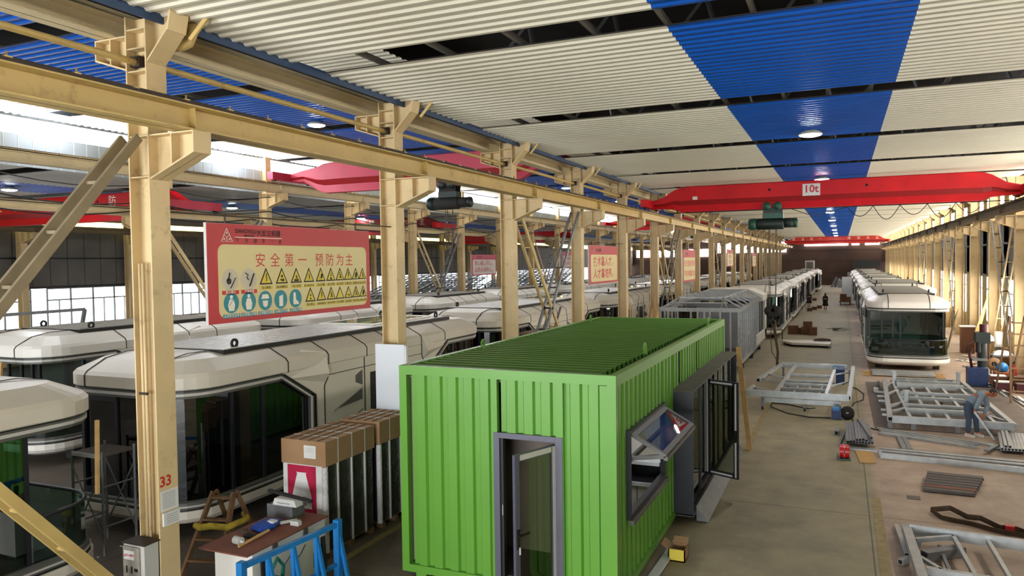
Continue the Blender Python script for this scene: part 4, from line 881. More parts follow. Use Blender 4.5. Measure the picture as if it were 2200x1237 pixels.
P('left_wall', MB().corr('x', cy0+0.13, cy1-0.13, zb, zt, cx0+0.07, -0.045, 0.262, M_GREEN), t)
for x, y in ((-3.16, 12.99), (-6.2, 12.75), (-3.05, 19.1), (-6.2, 19.4)):
    P('lifting_lug', MB().tube([(x, y+0.06*math.cos(R(a)), cz1+0.06+0.085*math.sin(R(a))) for a in range(0, 360, 30)], 0.02, M_GREEN, 6, True).box(x-0.03, x+0.03, y-0.06, y+0.06, cz1-0.05, cz1-0.01, M_GREEN), t)
# interior
P('inner_floor', MB().box(cx0+0.1, cx1-0.14, cy0+0.15, cy1-0.15, cz0+0.1, cz0+0.14, M_INTF), t)
M_INW = mat('inner_wall_board', '#8c7f77', 0.7); M_INWH = mat('white_cabinet', '#dcd8d6', 0.4)
P('inner_wall', MB().box(cx0+0.12, cx0+0.15, cy0+0.15, cy1-0.15, cz0+0.14, cz1-0.2, M_INW).box(cx0+0.12, cx1-0.14, cy0+0.12, cy1-0.15, cz1-0.2, cz1-0.17, M_INW).box(-4.98, -2.98, 13.6, 13.66, cz0+0.14, cz1-0.2, M_INW).box(-5.05, -5.0, 11.4, 20.4, cz0+0.14, cz1-0.2, M_INW).box(cx0+0.15, -3.32, 11.3, 11.36, cz0+0.14, cz1-0.2, M_INW).box(-3.36, -3.3, 10.25, 11.3, cz0+0.14, cz1-0.2, M_INW).box(-4.0, -3.9, 11.1, 11.3, cz0+0.14, cz1-0.2, M_GREEN), t)
mb = MB().box(-4.9, -2.99, 13.1, 13.58, cz0+0.14, 0.98, M_INWH).box(-4.9, -2.99, 13.06, 13.58, 0.98, 1.05, M_WPAINT).box(-4.9, -2.99, 13.08, 13.58, 1.05, 1.055, M_DARK).box(-4.9, -2.99, 13.56, 13.59, 1.055, 1.3, M_DARK).box(-4.9, -2.99, 13.3, 13.59, 1.3, 1.36, M_WPAINT).box(-4.9, -2.99, 13.4, 13.59, 1.36, 2.2, M_INWH)
for x in (-3.35, -3.8, -4.3): mb.box(x-0.006, x+0.006, 13.094, 13.1, cz0+0.2, 0.97, M_GREYP)
P('kitchen_counter', mb, t); P('kitchen_fill_lamp', MB().box(-4.1, -3.7, 11.7, 13.3, cz1-0.23, cz1-0.205, emis('kitchen_fill_glow', '#ffffff', 5.0)), t)  # unseen lamp added to brighten the kitchen counter
# front door frame and open door
M_DFR = mat('violet_grey_frame', '#565563', 0.45, 0.2); M_TAPE = mat('protective_film', '#b6b3a8', 0.6, var=0.06, scale=10)
mb = MB().box(-4.76, -4.665, cy0-0.01, cy0+0.10, zb, 2.47, M_DFR).box(-3.775, -3.67, cy0-0.01, cy0+0.10, zb, 2.47, M_DFR).box(-4.664, -3.776, cy0-0.01, cy0+0.10, 2.39, 2.47, M_DFR).box(-4.665, -4.62, cy0+0.03, cy0+0.12, zb, 2.4, M_BLACK).box(-4.64, -4.63, cy0+0.02, cy0+0.03, 1.22, 1.38, M_LTRIM)
P('door_frame', mb, t)
ang = R(68)
hx, hy = -3.79, cy0+0.02; dl = 0.84
def slab(mb, s0, s1, z0, z1, o0, o1, m):
    cs, sn = math.cos(ang), math.sin(ang); vv = []
    for z in (z0, z1):
        for s_, o_ in ((s0, o0), (s1, o0), (s1, o1), (s0, o1)): vv.append((hx-s_*cs+o_*sn, hy-s_*sn-o_*cs, z))
    mb.add(vv, [(0, 1, 2, 3), (7, 6, 5, 4), (0, 4, 5, 1), (1, 5, 6, 2), (2, 6, 7, 3), (3, 7, 4, 0)], m)
mb = MB()
for s0, s1, z0, z1 in ((0, 0.09, zb, 2.36), (dl-0.09, dl, zb, 2.36), (0.09, dl-0.09, 2.26, 2.36), (0.09, dl-0.09, zb, zb+0.1)):
    slab(mb, s0, s1, z0, z1, -0.025, 0.02, M_DFR); slab(mb, s0+0.012, s1-0.012, z0+0.012, z1-0.012, 0.02, 0.024, M_TAPE)
slab(mb, dl-0.075, dl+0.0, zb, 2.36, 0.022, 0.026, M_DFR)
dr = P('open_door', mb, t)
mb = MB(); slab(mb, 0.09, dl-0.09, zb+0.1, 2.26, -0.004, 0.004, M_CGLASS); P('glass_pane', mb, dr)
mb = MB(); slab(mb, dl-0.07, dl-0.02, 1.05, 1.33, 0.026, 0.04, M_BLACK); slab(mb, dl-0.22, dl-0.03, 1.24, 1.265, 0.06, 0.085, M_BLACK); slab(mb, dl-0.06, dl-0.03, 1.24, 1.265, 0.03, 0.085, M_BLACK); slab(mb, dl-0.07, dl-0.05, 0.98, 1.08, 0.04, 0.05, M_PAPER); P('door_handle', mb, dr)
# awning window
mb = MB(); xf0, xf1 = cx1-0.06, cx1+0.03
for y0_, y1_, z0_, z1_ in ((10.80, 13.13, 2.42, 2.485), (10.80, 13.13, 1.165, 1.24), (10.74, 10.80, 1.16, 2.49), (13.13, 13.19, 1.16, 2.49)): mb.box(xf0, xf1, y0_, y1_, z0_, z1_, M_DARK)
mb.box(xf1-0.02, xf1+0.05, 10.72, 13.2, 1.10, 1.17, M_GREYP); wf = P('window_frame', mb, t)
aw = R(29); 
def sash(mb, y0_, y1_, s0, s1, o0, o1, m):
    cs, sn = math.cos(aw), math.sin(aw); vv = []
    for s_, o_ in ((s0, o0), (s1, o0), (s1, o1), (s0, o1)):
        for y in (y0_, y1_): vv.append((cx1+0.02+s_*cs+o_*sn, y, 2.42-s_*sn+o_*cs))
    mb.add(vv, [(0, 1, 3, 2), (2, 3, 5, 4), (4, 5, 7, 6), (6, 7, 1, 0), (0, 2, 4, 6), (1, 7, 5, 3)], m)
mb = MB(); sl = 0.58
for a in ((10.91, 13.03, 0, 0.07), (10.91, 13.03, sl-0.08, sl), (10.84, 10.91, -0.001, sl+0.001), (13.03, 13.1, -0.001, sl+0.001)): sash(mb, *a, -0.025, 0.025, M_GREYP)
ws = P('upper_sash', mb, t); mb = MB(); sash(mb, 10.91, 13.03, 0.07, sl-0.08, -0.005, 0.005, M_CGLASS); P('glass_pane', mb, ws)
mb = MB(); e = Vector((cx1+0.02+sl*math.cos(aw), 0, 2.42-sl*math.sin(aw))); e2 = Vector((cx1, 0, 2.06))
for y in (10.87, 13.07): mb.bar((e.x, y, e.z), (e2.x, y, e2.z), 0.05, 0.06, M_GREYP)
mb.box(cx1-0.02, cx1+0.03, 10.84, 13.1, 2.02, 2.09, M_GREYP); mb.bar((e.x, 10.84, e.z-0.03), (e.x, 13.1, e.z-0.03), 0.06, 0.06, M_GREYP)
ls = P('lower_sash', mb, t); P('glass_pane', MB().add([(e.x, 10.9, e.z-0.02), (e.x, 13.04, e.z-0.02), (e2.x, 13.04, e2.z), (e2.x, 10.9, e2.z)], [(0, 1, 2, 3)], M_CGLASS), ls)
# projecting black portal with glazing
px = -2.53; py0, py1 = 14.1, 20.45
mb = MB().box(cx1-0.3, px, py0, py0+0.04, 0.2, 2.53, M_DARK).box(cx1-0.3, px, py1-0.04, py1, 0.2, 2.53, M_DARK).box(cx1-0.3, px+0.01, py0-0.01, py1+0.01, 2.53, 2.56, mat('dusty_dark_top', '#5b574a', 0.9, var=0.15, scale=3)).box(cx1-0.3, px, py0, py1, 0.18, 0.22, M_GREYP)
P('portal_surround', mb, t)
mb = MB(); xg = px-0.12
for y in (14.2, 14.35, 15.5, 16.7, 17.3, 17.9, 18.9, 20.0): mb.box(xg-0.03, xg+0.03, y-0.035, y+0.035, 0.22, 2.53, M_DARK)
mb.box(xg-0.03, xg+0.03, py0+0.05, py1-0.05, 2.44, 2.525, M_DARK).box(xg-0.03, xg+0.03, py0+0.05, py1-0.05, 0.225, 0.3, M_DARK)
for y in (17.5, 17.7, 18.2, 18.5): mb.box(xg-0.02, xg+0.02, y-0.012, y+0.012, 0.3, 2.44, M_LTRIM)
P('portal_glazing_bar', mb, t); P('portal_glass', MB().box(xg-0.004, xg+0.004, 14.35, 20.0, 0.3, 2.44, M_CGLASS), t)
P('portal_back', MB().box(cx1-0.30, cx1-0.28, 17.0, py1, 0.2, 2.53, M_BLACK), t)
P('portal_step', MB().add([(px, py0+0.3, 0.3), (px, py1-0.3, 0.3), (px+0.22, py1-0.3, 0.02), (px+0.22, py0+0.3, 0.02)], [(0, 1, 2, 3)], M_GALVD).prism([(px, 0.02), (px, 0.3), (px+0.22, 0.02)], 'y', py0+0.3, py1-0.3, M_GALVD), t)
# open glazed portal door standing out from the wall
h0, h1 = Vector((-2.66, 16.35, 0)), Vector((-1.95, 16.02, 0)); u_ = (h1-h0).normalized(); ln = (h1-h0).length
mb = MB()
def ds(mb, s0, s1, z0, z1, th, m):
    a, b = h0+u_*s0, h0+u_*s1; mb.bar((a.x, a.y, (z0+z1)/2), (b.x, b.y, (z0+z1)/2), th, z1-z0, m)
for s0, s1, z0, z1 in ((0, 0.1, 0.43, 2.45), (ln-0.1, ln, 0.43, 2.45), (0.1, ln-0.1, 2.35, 2.45), (0.1, ln-0.1, 0.43, 0.53)):
    ds(mb, s0, s1, z0, z1, 0.05, M_DARK); ds(mb, s0+0.03, s1-0.03, z0+0.03, z1-0.03, 0.056, M_LTRIM)
pdoor = P('portal_door', mb, t); mb = MB(); ds(mb, 0.1, ln-0.1, 0.53, 2.35, 0.008, M_CGLASS); P('glass_pane', mb, pdoor)
mb = MB(); ds(mb, ln-0.08, ln-0.03, 1.2, 1.45, 0.1, M_BLACK); P('door_handle', mb, pdoor)
# ------------------------------------------------------------------ left foreground
def cartons(label, x0, x1, y0, y1, z1, front, group):
    t = T('wrapped_crate', label, 'crate', ((x0+x1)/2, y0, 0), 0, group)
    mb = MB()
    for y in (y0+0.1, (y0+y1)/2, y1-0.1): mb.box(x0, x1, y-0.05, y+0.05, 0.0, 0.09, M_WOODD)
    for i in range(4): a = x0+(x1-x0)*i/4; mb.box(a, a+(x1-x0)/4-0.04, y0, y1, 0.09, 0.115, M_WOODD)
    P('pallet', mb, t)
    P('wrapped_body', MB().box(x0+0.04, x1-0.03, y0+0.04, y1-0.03, 0.115, z1-0.42, mat('dark_wrapped_body', '#34352f', 0.22, var=0.25, scale=3, bump=0.5, bscale=9)), t)
    mb = MB().box(x0, x1, y0, y1, z1-0.42, z1, M_CARD)
    for i in range(1, 5): a = x0+(x1-x0)*i/5; mb.box(a-0.012, a+0.012, y0+0.02, y1-0.02, z1, z1+0.012, M_WOODD)
    P('cardboard_lid', mb, t)
    mb = MB()
    for y in (y0+0.35, y0+0.75, y1-0.3): mb.box(x0-0.004, x1+0.004, y-0.012, y+0.012, 0.1, z1+0.006, M_LTRIM)
    P('strap', mb, t)
    P('edge_foam', MB().cyl((x1-0.02, y0+0.0, 0.12), (x1-0.02, y0+0.0, z1-0.42), 0.055, mat('bubble_wrap', '#c9c4c4', 0.3, bump=0.6, bscale=30), 10), t)
    if front:
        mb = MB().box(x0+0.02, x1-0.08, y0+0.015, y0+0.04, 0.12, z1-0.42, M_PAPER).box(x0+0.12, x1-0.22, y0+0.008, y0+0.016, 0.3, z1-0.44, mat('crimson_print', '#b02545', 0.35, var=0.1, scale=6))
        xc = (x0+x1)/2-0.05; zb_ = z1-1.18; poly = [(xc-0.21, zb_), (xc+0.21, zb_), (xc+0.2, zb_+0.22), (xc+0.09, zb_+0.6), (xc+0.11, zb_+0.62), (xc-0.11, zb_+0.62), (xc-0.09, zb_+0.6), (xc-0.2, zb_+0.22)]
        mb.prism(poly, 'y', y0+0.003, y0+0.008, M_PAPER)
        for dx, dz in ((-0.14, 0.05), (0, 0.05), (0.14, 0.05), (-0.07, 0.12), (0.07, 0.12)):
            for r_ in (0.05, 0.085): mb.tube([(xc+dx+r_*math.cos(R(a)), y0+0.001, zb_+dz+r_*math.sin(R(a))) for a in range(0, 181, 30)], 0.004, M_GREYP, 4)
        P('printed_face', mb, t)
        mb = MB().box(x1-0.45, x1-0.2, y0-0.006, y0, z1-0.3, z1-0.08, M_PAPER)
        for i in range(3): mb.box(x1-0.43, x1-0.25, y0-0.008, y0-0.006, z1-0.13-0.03*i, z1-0.12-0.03*i, M_LTRIM)
        P('shipping_label', mb, t)
    return t
cartons('shrink wrapped tall crate with a red vase print facing the camera', -8.92, -7.98, 10.27, 11.72, 2.0, True, 'shrink wrapped crates')
cartons('shrink wrapped tall crate standing behind the red printed one', -8.85, -7.95, 11.85, 12.92, 2.03, False, 'shrink wrapped crates')
# chest freezer used as a bench
t = T('chest_freezer', 'white chest freezer covered with a reddish plywood board', 'freezer', (-8.12, 9.0, 0))
fx0, fx1, fy0, fy1 = -8.45, -7.74, 8.25, 9.9
P('cabinet', MB().box(fx0, fx1, fy0, fy1, 0.05, 0.80, M_WHITE), t); P('lid', MB().box(fx0-0.01, fx1+0.01, fy0-0.01, fy1, 0.80, 0.87, M_WPAINT), t)
P('kick_base', MB().box(fx0+0.03, fx1-0.03, fy0+0.03, fy1-0.03, 0, 0.05, M_RUBBER), t)
mb = MB()
for y in (8.7, 9.4): mb.box(fx1, fx1+0.03, y-0.05, y+0.05, 0.74, 0.86, M_GREYP)
P('hinge', mb, t); mb = MB().box(fx1, fx1+0.004, 9.6, 9.85, 0.15, 0.4, M_GREYP).tube([(fx1+0.004, 8.9, 0.45), (fx1+0.004, 9.05, 0.55), (fx1+0.004, 9.15, 0.42), (fx1+0.004, 9.3, 0.5), (fx1+0.004, 9.4, 0.6)], 0.008, M_NAVY, 4); P('grille_print', mb, t)
O('plywood_board', MB().box(-8.62, -7.70, 8.1, 9.95, 0.872, 0.892, mat('red_brown_plywood', '#7d4a38', 0.7, var=0.12, scale=4)), 'reddish plywood board lying on the white chest freezer', 'board', (-8.15, 9.0, 0.872))
zt_ = 0.893
O('metal_box', MB().box(-8.62, -8.1, 9.55, 9.85, zt_, zt_+0.2, M_GALVD).box(-8.62, -8.1, 9.55, 9.57, zt_+0.2, zt_+0.21, M_GALV), 'galvanised metal box at the back of the plywood bench', 'box', (-8.36, 9.7, zt_))
O('paper_roll_packet', MB().prism([(-8.5, zt_+0.212), (-8.02, zt_+0.212), (-8.06, zt_+0.32), (-8.46, zt_+0.32)], 'y', 9.55, 9.72, M_PAPER).box(-8.4, -8.15, 9.545, 9.55, zt_+0.25, zt_+0.258, M_GREYP), 'white paper packet lying on the galvanised metal box', 'packet', (-8.26, 9.62, zt_+0.21))
O('steel_angle_bar', MB().bar((-8.75, 9.75, zt_+0.36), (-7.75, 9.6, zt_+0.33), 0.06, 0.04, M_RUBBER), 'dark steel bar resting across the paper packet', 'bar', (-8.25, 9.68, zt_+0.33))
O('blue_bag', MB().loft([[Vector((-8.25+a*q, 9.1+b*q*1.2, zt_+h)) for a, b in ((-.12, -.16), (.1, -.2), (.16, .02), (.1, .2), (-.1, .18), (-.16, .02))] for q, h in ((0.9, 0), (1.05, 0.04), (0.95, 0.09), (0.5, 0.12))], mat('blue_plastic', '#23479c', 0.35, var=0.2, scale=9)).box(-8.2, -8.08, 9.08, 9.18, zt_+0.1, zt_+0.13, M_WPAINT), 'crumpled blue plastic bag on the plywood bench', 'bag', (-8.25, 9.1, zt_))
O('white_box', MB().box(-7.98, -7.82, 9.35, 9.43, zt_, zt_+0.07, M_PAPER), 'small white box near the far edge of the plywood bench', 'box', (-7.9, 9.4, zt_))
O('sealant_tube', MB().cyl((-8.14, 9.3, zt_+0.03), (-7.98, 9.52, zt_+0.03), 0.028, M_LTRIM, 10).cyl((-7.98, 9.52, zt_+0.03), (-7.95, 9.57, zt_+0.03), 0.01, M_LTRIM, 6), 'grey sealant tube lying between the blue bag and white box', 'tube', (-8.06, 9.4, zt_))
O('glove_pair', MB().loft([[Vector((-8.2+a*q, 8.72+b*q, zt_+h)) for a, b in ((-.1, -.05), (0, -.08), (.12, -.03), (.1, .06), (0, .04), (-.1, .07))] for q, h in ((1, 0), (1.0, 0.03), (0.5, 0.045))], M_RUBBER), 'black work gloves dropped on the plywood bench', 'gloves', (-8.2, 8.72, zt_))
O('wooden_stick', MB().bar((-8.06, 8.32, zt_+0.015), (-8.05, 8.95, zt_+0.05), 0.03, 0.03, M_WOOD), 'pale wooden stick lying lengthways on the plywood bench', 'stick', (-8.05, 8.6, zt_))
O('small_can', MB().cyl((-8.22, 8.42, zt_+0.06), (-8.08, 8.40, zt_+0.06), 0.06, M_LTRIM, 14).cyl((-8.08, 8.40, zt_+0.06), (-8.04, 8.395, zt_+0.06), 0.02, M_WPAINT, 8), 'grey bottle lying near the front end of the plywood bench', 'bottle', (-8.15, 8.4, zt_))
O('rag', MB().loft([[Vector((-8.45+a*q, 8.85+b*q, zt_+h)) for a, b in ((-.1, -.04), (.02, -.07), (.11, 0), (.02, .06), (-.09, .05))] for q, h in ((1, 0), (0.9, 0.03), (0.3, 0.05))], M_SLING), 'crumpled beige rag on the left of the plywood bench', 'rag', (-8.45, 8.85, zt_))
# wooden step ladder
t = T('step_ladder', 'worn wooden step ladder with yellow cloth in front of the dark pod glass', 'ladder', (-9.6, 9.3, 0))
top = {(-1): Vector((-9.52, 9.3, 1.28)), 1: Vector((-9.16, 9.38, 1.28))}
for s in (-1, 1): P('front_leg', MB().bar(top[s], (-9.62+0.31*(s+1), 8.75+0.1*s, 0), 0.05, 0.08, M_WOODD, (0, 1, 0)), t)
for s in (-1, 1): P('rear_leg', MB().bar(top[s]+Vector((0, 0.06, 0)), (-9.62+0.31*(s+1), 9.95, 0), 0.05, 0.06, M_WOODD, (0, 1, 0)), t)
for z in (0.3, 0.6, 0.88, 1.2):
    f = 1-z/1.28; P('rung', MB().bar((-9.53-0.09*f, 9.29-0.63*f, z), (-9.16+0.17*f, 9.37-0.53*f, z), 0.10, 0.03, M_WOODD), t)
P('yellow_cloth', MB().tube([(-9.62, 9.0, 0.8), (-9.5, 8.98, 0.78), (-9.3, 9.02, 0.82), (-9.05, 9.1, 0.8), (-9.0, 9.5, 0.82), (-9.3, 9.75, 0.8)], 0.055, mat('yellow_cloth', '#a8932f', 0.9, var=0.3, scale=9), 7), t)
# blue glass rack
t = T('blue_rack', 'bright blue steel glass rack standing before the freezer', 'rack', (-7.2, 8.6, 0))
pa, pb = Vector((-7.34, 7.62, 0.98)), Vector((-7.12, 9.42, 1.0))
P('top_rail', MB().bar(pa, pb, 0.07, 0.07, M_BLUE).bar(pa-Vector((0, 0, 0.62)), pb-Vector((0, 0, 0.62)), 0.05, 0.05, M_BLUE), t)
for i in range(5):
    q = pa+(pb-pa)*(i/4); P('upright', MB().bar(q, (q.x+0.02, q.y, 0), 0.06, 0.06, M_BLUE, (0, 1, 0)), t); P('sloped_leg', MB().bar(q, (q.x+0.17, q.y+0.05, 0), 0.05, 0.05, M_BLUE, (0, 1, 0)), t)
for q in (pa, pb): P('end_post', MB().box(q.x-0.05, q.x+0.05, q.y-0.05, q.y+0.05, 0, q.z+0.07, M_BLUE), t)
P('rubber_strip', MB().bar(pa+Vector((-0.04, 0.45, -0.1)), (pa.x-0.02, pa.y+0.45, 0.2), 0.03, 0.08, M_RUBBER, (0, 1, 0)).bar(pb+Vector((-0.05, -0.3, -0.1)), (pb.x-0.02, pb.y-0.3, 0.2), 0.03, 0.08, M_RUBBER, (0, 1, 0)), t)
mb = MB().box(-7.6, -7.42, 8.2, 8.5, 0.2, 0.5, mat('teal_plastic', '#2b8b78', 0.4)).tube([(-7.5, 8.55, 0.2), (-7.5, 8.62, 0.6), (-7.5, 8.5, 0.75), (-7.5, 8.35, 0.6)], 0.03, MATS['teal_plastic'], 6)
t = T('suction_lifter', 'teal green handheld machine resting between rack and freezer', 'machine', (-7.5, 8.4, 0)); P('body', mb, t); P('base', MB().box(-7.62, -7.4, 8.15, 8.55, 0, 0.2, M_LTRIM), t)
# scaffold between the near pods
t = T('scaffold_platform', 'steel scaffold platform between the two nearest capsule houses', 'scaffold', (-12.1, 9.0, 0))
sx0, sx1, sy0, sy1 = -12.45, -11.7, 8.95, 9.6
P('deck', MB().box(sx0, sx1, sy0, sy1, 1.72, 1.76, mat('grimy_deck', '#4d463d', 0.9, var=0.3, scale=20)).box(sx0, sx1, sy0-0.02, sy0, 1.70, 1.77, M_LTRIM), t)
for x in (sx0, sx1):
    for y in (sy0, sy1): P('upright', MB().cyl((x, y, 0), (x, y, 1.82), 0.025, M_GALVD, 8), t)
mb = MB()
for y in (sy0, sy1): mb.cyl((sx0, y, 0.3), (sx1, y, 1.5), 0.015, M_GALVD, 6).cyl((sx0, y, 1.5), (sx1, y, 0.3), 0.015, M_GALVD, 6)
for x in (sx0, sx1): mb.cyl((x, sy0, 0.5), (x, sy1, 0.5), 0.018, M_GALVD, 6).cyl((x, sy0, 1.2), (x, sy1, 1.2), 0.018, M_GALVD, 6)
P('brace', mb, t)
O('timber_batten', MB().bar((-10.87, 8.22, 1.40), (-10.85, 8.24, 2.58), 0.05, 0.05, M_WOOD, (0, 1, 0)), 'pale timber batten propped between balcony rail and roof of the near pod', 'batten', (-10.87, 8.22, 1.40))
O('timber_batten', MB().bar((-19.0, 11.6, 0.0), (-19.0, 11.9, 2.7), 0.05, 0.05, M_WOOD, (0, 1, 0)), 'pale timber batten propped at the left pod with the dusty roof', 'batten', (-19.0, 11.6, 0))
for i in range(26):
    x, y = random.uniform(-12.0, -9.0), random.uniform(8.0, 9.6); s = random.uniform(0.015, 0.04)
    if i < 14: O('paper_scrap', MB().box(x, x+s*1.5, y, y+s, 0.001, 0.012, M_PAPER), 'tiny white scrap on the dark floor left of the freezer', 'scrap', (x, y, 0.001), 'white scraps on the left floor')
O('plastic_sheet', MB().loft([[Vector((-9.7+a*q, 8.6+b*q, h)) for a, b in ((-.35, -.1), (-.05, -.22), (.3, -.15), (.4, .1), (.05, .22), (-.3, .16))] for q, h in ((1, 0.001), (0.8, 0.05), (0.4, 0.03))], glass('milky_plastic', '#c9cdd0', 0.8, 0.2)), 'crumpled clear plastic sheet on the floor by the ladder', 'plastic sheet', (-9.7, 8.6, 0))
# steel lattice stacks and dusty roofs in the far bay
for j, (x, y) in enumerate(((-27.5, 40.0), (-28.0, 50.5), (-28.5, 61.0), (-28.0, 72.0))):
    t = T('lattice_stack', '%s heap of steel lattice frames piled before the bright left windows' % ORD[j], 'steel frames', (x, y, 0), 0, 'lattice heaps in the far bay')
    for i in range(6):
        mb = MB(); a = 0.5*math.sin(i*2.1+j); zz = 0.35+0.5*i; yo = -4+1.3*i*(0.5 if j % 2 else 1)
        def LP(u_, v_): return (x-2.2+u_*4.4, y+yo+v_*4.5+a*u_, zz+0.35*u_+1.1*v_)
        for q in range(8): mb.bar(LP(0, q/7), LP(1, q/7), 0.07, 0.07, M_GALV); mb.bar(LP(q/7, 0), LP(q/7, 1), 0.07, 0.07, M_GALV if i % 2 else M_GALVD)
        P('lattice_frame', mb, t)
    P('trestle', MB().box(x-2, x-1.9, y-3.5, y+3.5, 0, 0.4, M_RUBBER).box(x+1.9, x+2, y-3.5, y+3.5, 0, 0.32, M_RUBBER), t)
t = T('steel_portal', 'dark welded steel portal frame standing before the left windows', 'steel frame', (-24.5, 15.0, 0))
P('upright', MB().bar((-24.8, 17.7, 0), (-24.4, 18.2, 3.55), 0.1, 0.1, M_GALVD, (0, 1, 0)), t); P('beam', MB().bar((-25.0, 12.5, 3.5), (-24.4, 18.2, 3.55), 0.1, 0.1, M_GALVD), t); P('upright', MB().bar((-24.9, 13.0, 0), (-24.9, 12.8, 3.5), 0.1, 0.1, M_GALVD, (0, 1, 0)), t)
# timber trestle by the third column
t = T('timber_trestle', 'brown timber trestle with leaning sticks beside the crossed steel braces', 'trestle', (-9.4, 24.2, 0))
P('top', MB().box(-9.95, -8.95, 23.3, 25.3, 2.55, 2.62, M_WOODD), t)
for x in (-9.85, -9.05):
    for y in (23.4, 25.2): P('leg', MB().bar((x, y, 2.55), (x-0.1, y+0.15, 0), 0.08, 0.08, M_WOODD, (0, 1, 0)), t)
P('stick', MB().bar((-9.6, 24.6, 2.62), (-9.6, 25.3, 3.3), 0.06, 0.06, M_GALVD).bar((-9.3, 24.9, 2.62), (-9.3, 25.6, 3.35), 0.06, 0.06, M_GALVD), t)
for i in range(9):
    x, y = -8.9+0.16*i, 33.2+0.22*(i % 4); O('scrap_timber', MB().bar((x, y, 0.0), (x+random.uniform(-.25, .6), y+random.uniform(0.3, 0.9), random.uniform(2.3, 3.3)), 0.05, 0.04, M_WOOD), 'thin timber length in the upright bundle left of the bare frame', 'timber', (x, y, 0), 'timber lengths leaning by the bare frame')
O('timber_plank', MB().bar((-2.2, 20.4, 0.0), (-2.42, 19.9, 2.75), 0.12, 0.03, M_WOOD, (0, 1, 0)), 'long pale plank leaning on the black portal of the container', 'plank', (-2.2, 20.4, 0))

# ------------------------------------------------------------------ right floor: frames and steel
def hollow(mb, p, q, w_, h_, m, upv=(0, 0, 1)):
    mb.bar(p, q, w_, h_, m, upv); p, q = Vector(p), Vector(q); d = (q-p).normalized()
    mb.bar(p-d*0.004, p+d*0.002, w_*0.72, h_*0.72, M_HOLE, upv); mb.bar(q-d*0.002, q+d*0.004, w_*0.72, h_*0.72, M_HOLE, upv)
    return mb
t = T('raised_chassis', 'galvanised chassis frame on short legs beside the hanging sling', 'steel frame', (-1.2, 29.5, 0))
a0, a1, b0, b1, zz = -2.9, 0.22, 26.0, 33.3, 0.55
mb = hollow(MB(), (a0, b0, zz), (a1, b0, zz), 0.1, 0.2, M_GALV); hollow(mb, (a0+0.55, b1, zz), (a1, b1, zz), 0.1, 0.2, M_GALV); hollow(mb, (a1, b0, zz), (a1+0.22, b1, zz), 0.12, 0.14, M_GALV); hollow(mb, (a0+0.02, b0, zz), (a0+0.1, b0+1.3, zz), 0.1, 0.14, M_GALV); hollow(mb, (a0+0.1, b0+2.8, zz), (a0+0.6, b1, zz), 0.12, 0.14, M_GALV)
P('outer_rail', mb, t)
for y0_, y1_, x0_, x1_ in ((26.3, 33.0, -2.0, -1.75), (26.3, 32.0, -0.45, -0.25)): P('long_member', MB().bar((x0_, y0_, zz), (x1_, y1_, zz), 0.1, 0.12, M_GALV), t)
for y in (27.2, 28.3, 29.0, 30.6): P('cross_member', MB().bar((-1.95, y, zz-0.02), (-0.35, y, zz-0.02), 0.08, 0.12, M_GALV), t)
for x in (-1.5, -1.1, -0.7): P('short_member', MB().bar((x, 26.1, zz-0.05), (x+0.1, 28.2, zz-0.05), 0.05, 0.05, M_GALV), t)
for p, q in (((a0+0.15, 27.0), (-2.0, 26.4)), ((a0+0.15, 29.2), (-1.9, 28.6)), ((a0+0.3, 30.4), (-1.8, 29.6)), ((-0.35, 28.2), (a1+0.02, 29.4)), ((-0.3, 31.0), (a1+0.1, 31.9))): P('diagonal', MB().bar((*p, zz), (*q, zz), 0.05, 0.05, M_GALV), t)
P('lower_rail', hollow(MB(), (-2.35, b0+0.1, 0.33), (0.0, b0+0.1, 0.33), 0.1, 0.14, M_GALV), t)
for x, y in ((-2.4, 26.1), (-1.1, 26.2), (-0.05, 26.1), (0.3, 32.8), (-2.2, 32.9), (-1.8, 29.5)): P('leg', MB().box(x-0.04, x+0.04, y-0.04, y+0.04, 0.06, zz-0.05, M_GALVD).cyl((x-0.03, y, 0.06), (x+0.03, y, 0.06), 0.06, M_RUBBER, 12), t)
O('steel_floor_plate', MB().box(0.9, 5.4, 24.3, 33.2, 0.002, 0.02, M_PLATE), 'dark brown steel plate on the floor under the right chassis frame', 'plate', (3, 28, 0.002))
t = T('floor_chassis', 'large galvanised chassis frame lying on the dark plate by the worker', 'steel frame', (2.8, 28.0, 0.02))
zz = 0.3; mb = hollow(MB(), (1.35, 24.3, zz), (4.35, 24.3, zz), 0.1, 0.2, M_GALV); hollow(mb, (1.3, 24.3, zz), (1.5, 31.8, zz), 0.14, 0.14, M_GALV); mb.bar((4.35, 24.3, zz), (4.1, 32.0, zz), 0.14, 0.14, M_GALV); hollow(mb, (1.9, 32.3, zz), (3.9, 32.3, zz), 0.1, 0.16, M_GALV); P('outer_rail', mb, t)
for y, h in ((25.6, 0.18), (26.3, 0.2), (27.9, 0.12), (28.7, 0.18), (30.6, 0.2), (31.5, 0.14)): P('cross_member', MB().bar((1.85, y, zz+0.03), (3.95, y, zz+0.03), 0.12, h, M_GALV), t)
for x0_, x1_ in ((1.85, 1.75), (2.35, 2.3), (2.85, 2.75), (3.4, 3.25), (3.95, 3.85)): P('long_member', MB().bar((x0_, 24.4, zz-0.02), (x1_, 32.2, zz-0.02), 0.09, 0.1, M_GALV), t)
for p, q in (((1.4, 25.4), (1.85, 26.2)), ((1.4, 26.4), (1.85, 27.2)), ((1.42, 28.6), (1.82, 29.6)), ((1.45, 30.4), (1.8, 31.4)), ((4.3, 24.9), (3.95, 25.6)), ((4.25, 27.5), (3.92, 28.4)), ((4.2, 30.0), (3.9, 30.9))): P('diagonal', MB().bar((*p, zz), (*q, zz), 0.08, 0.08, M_GALV), t)
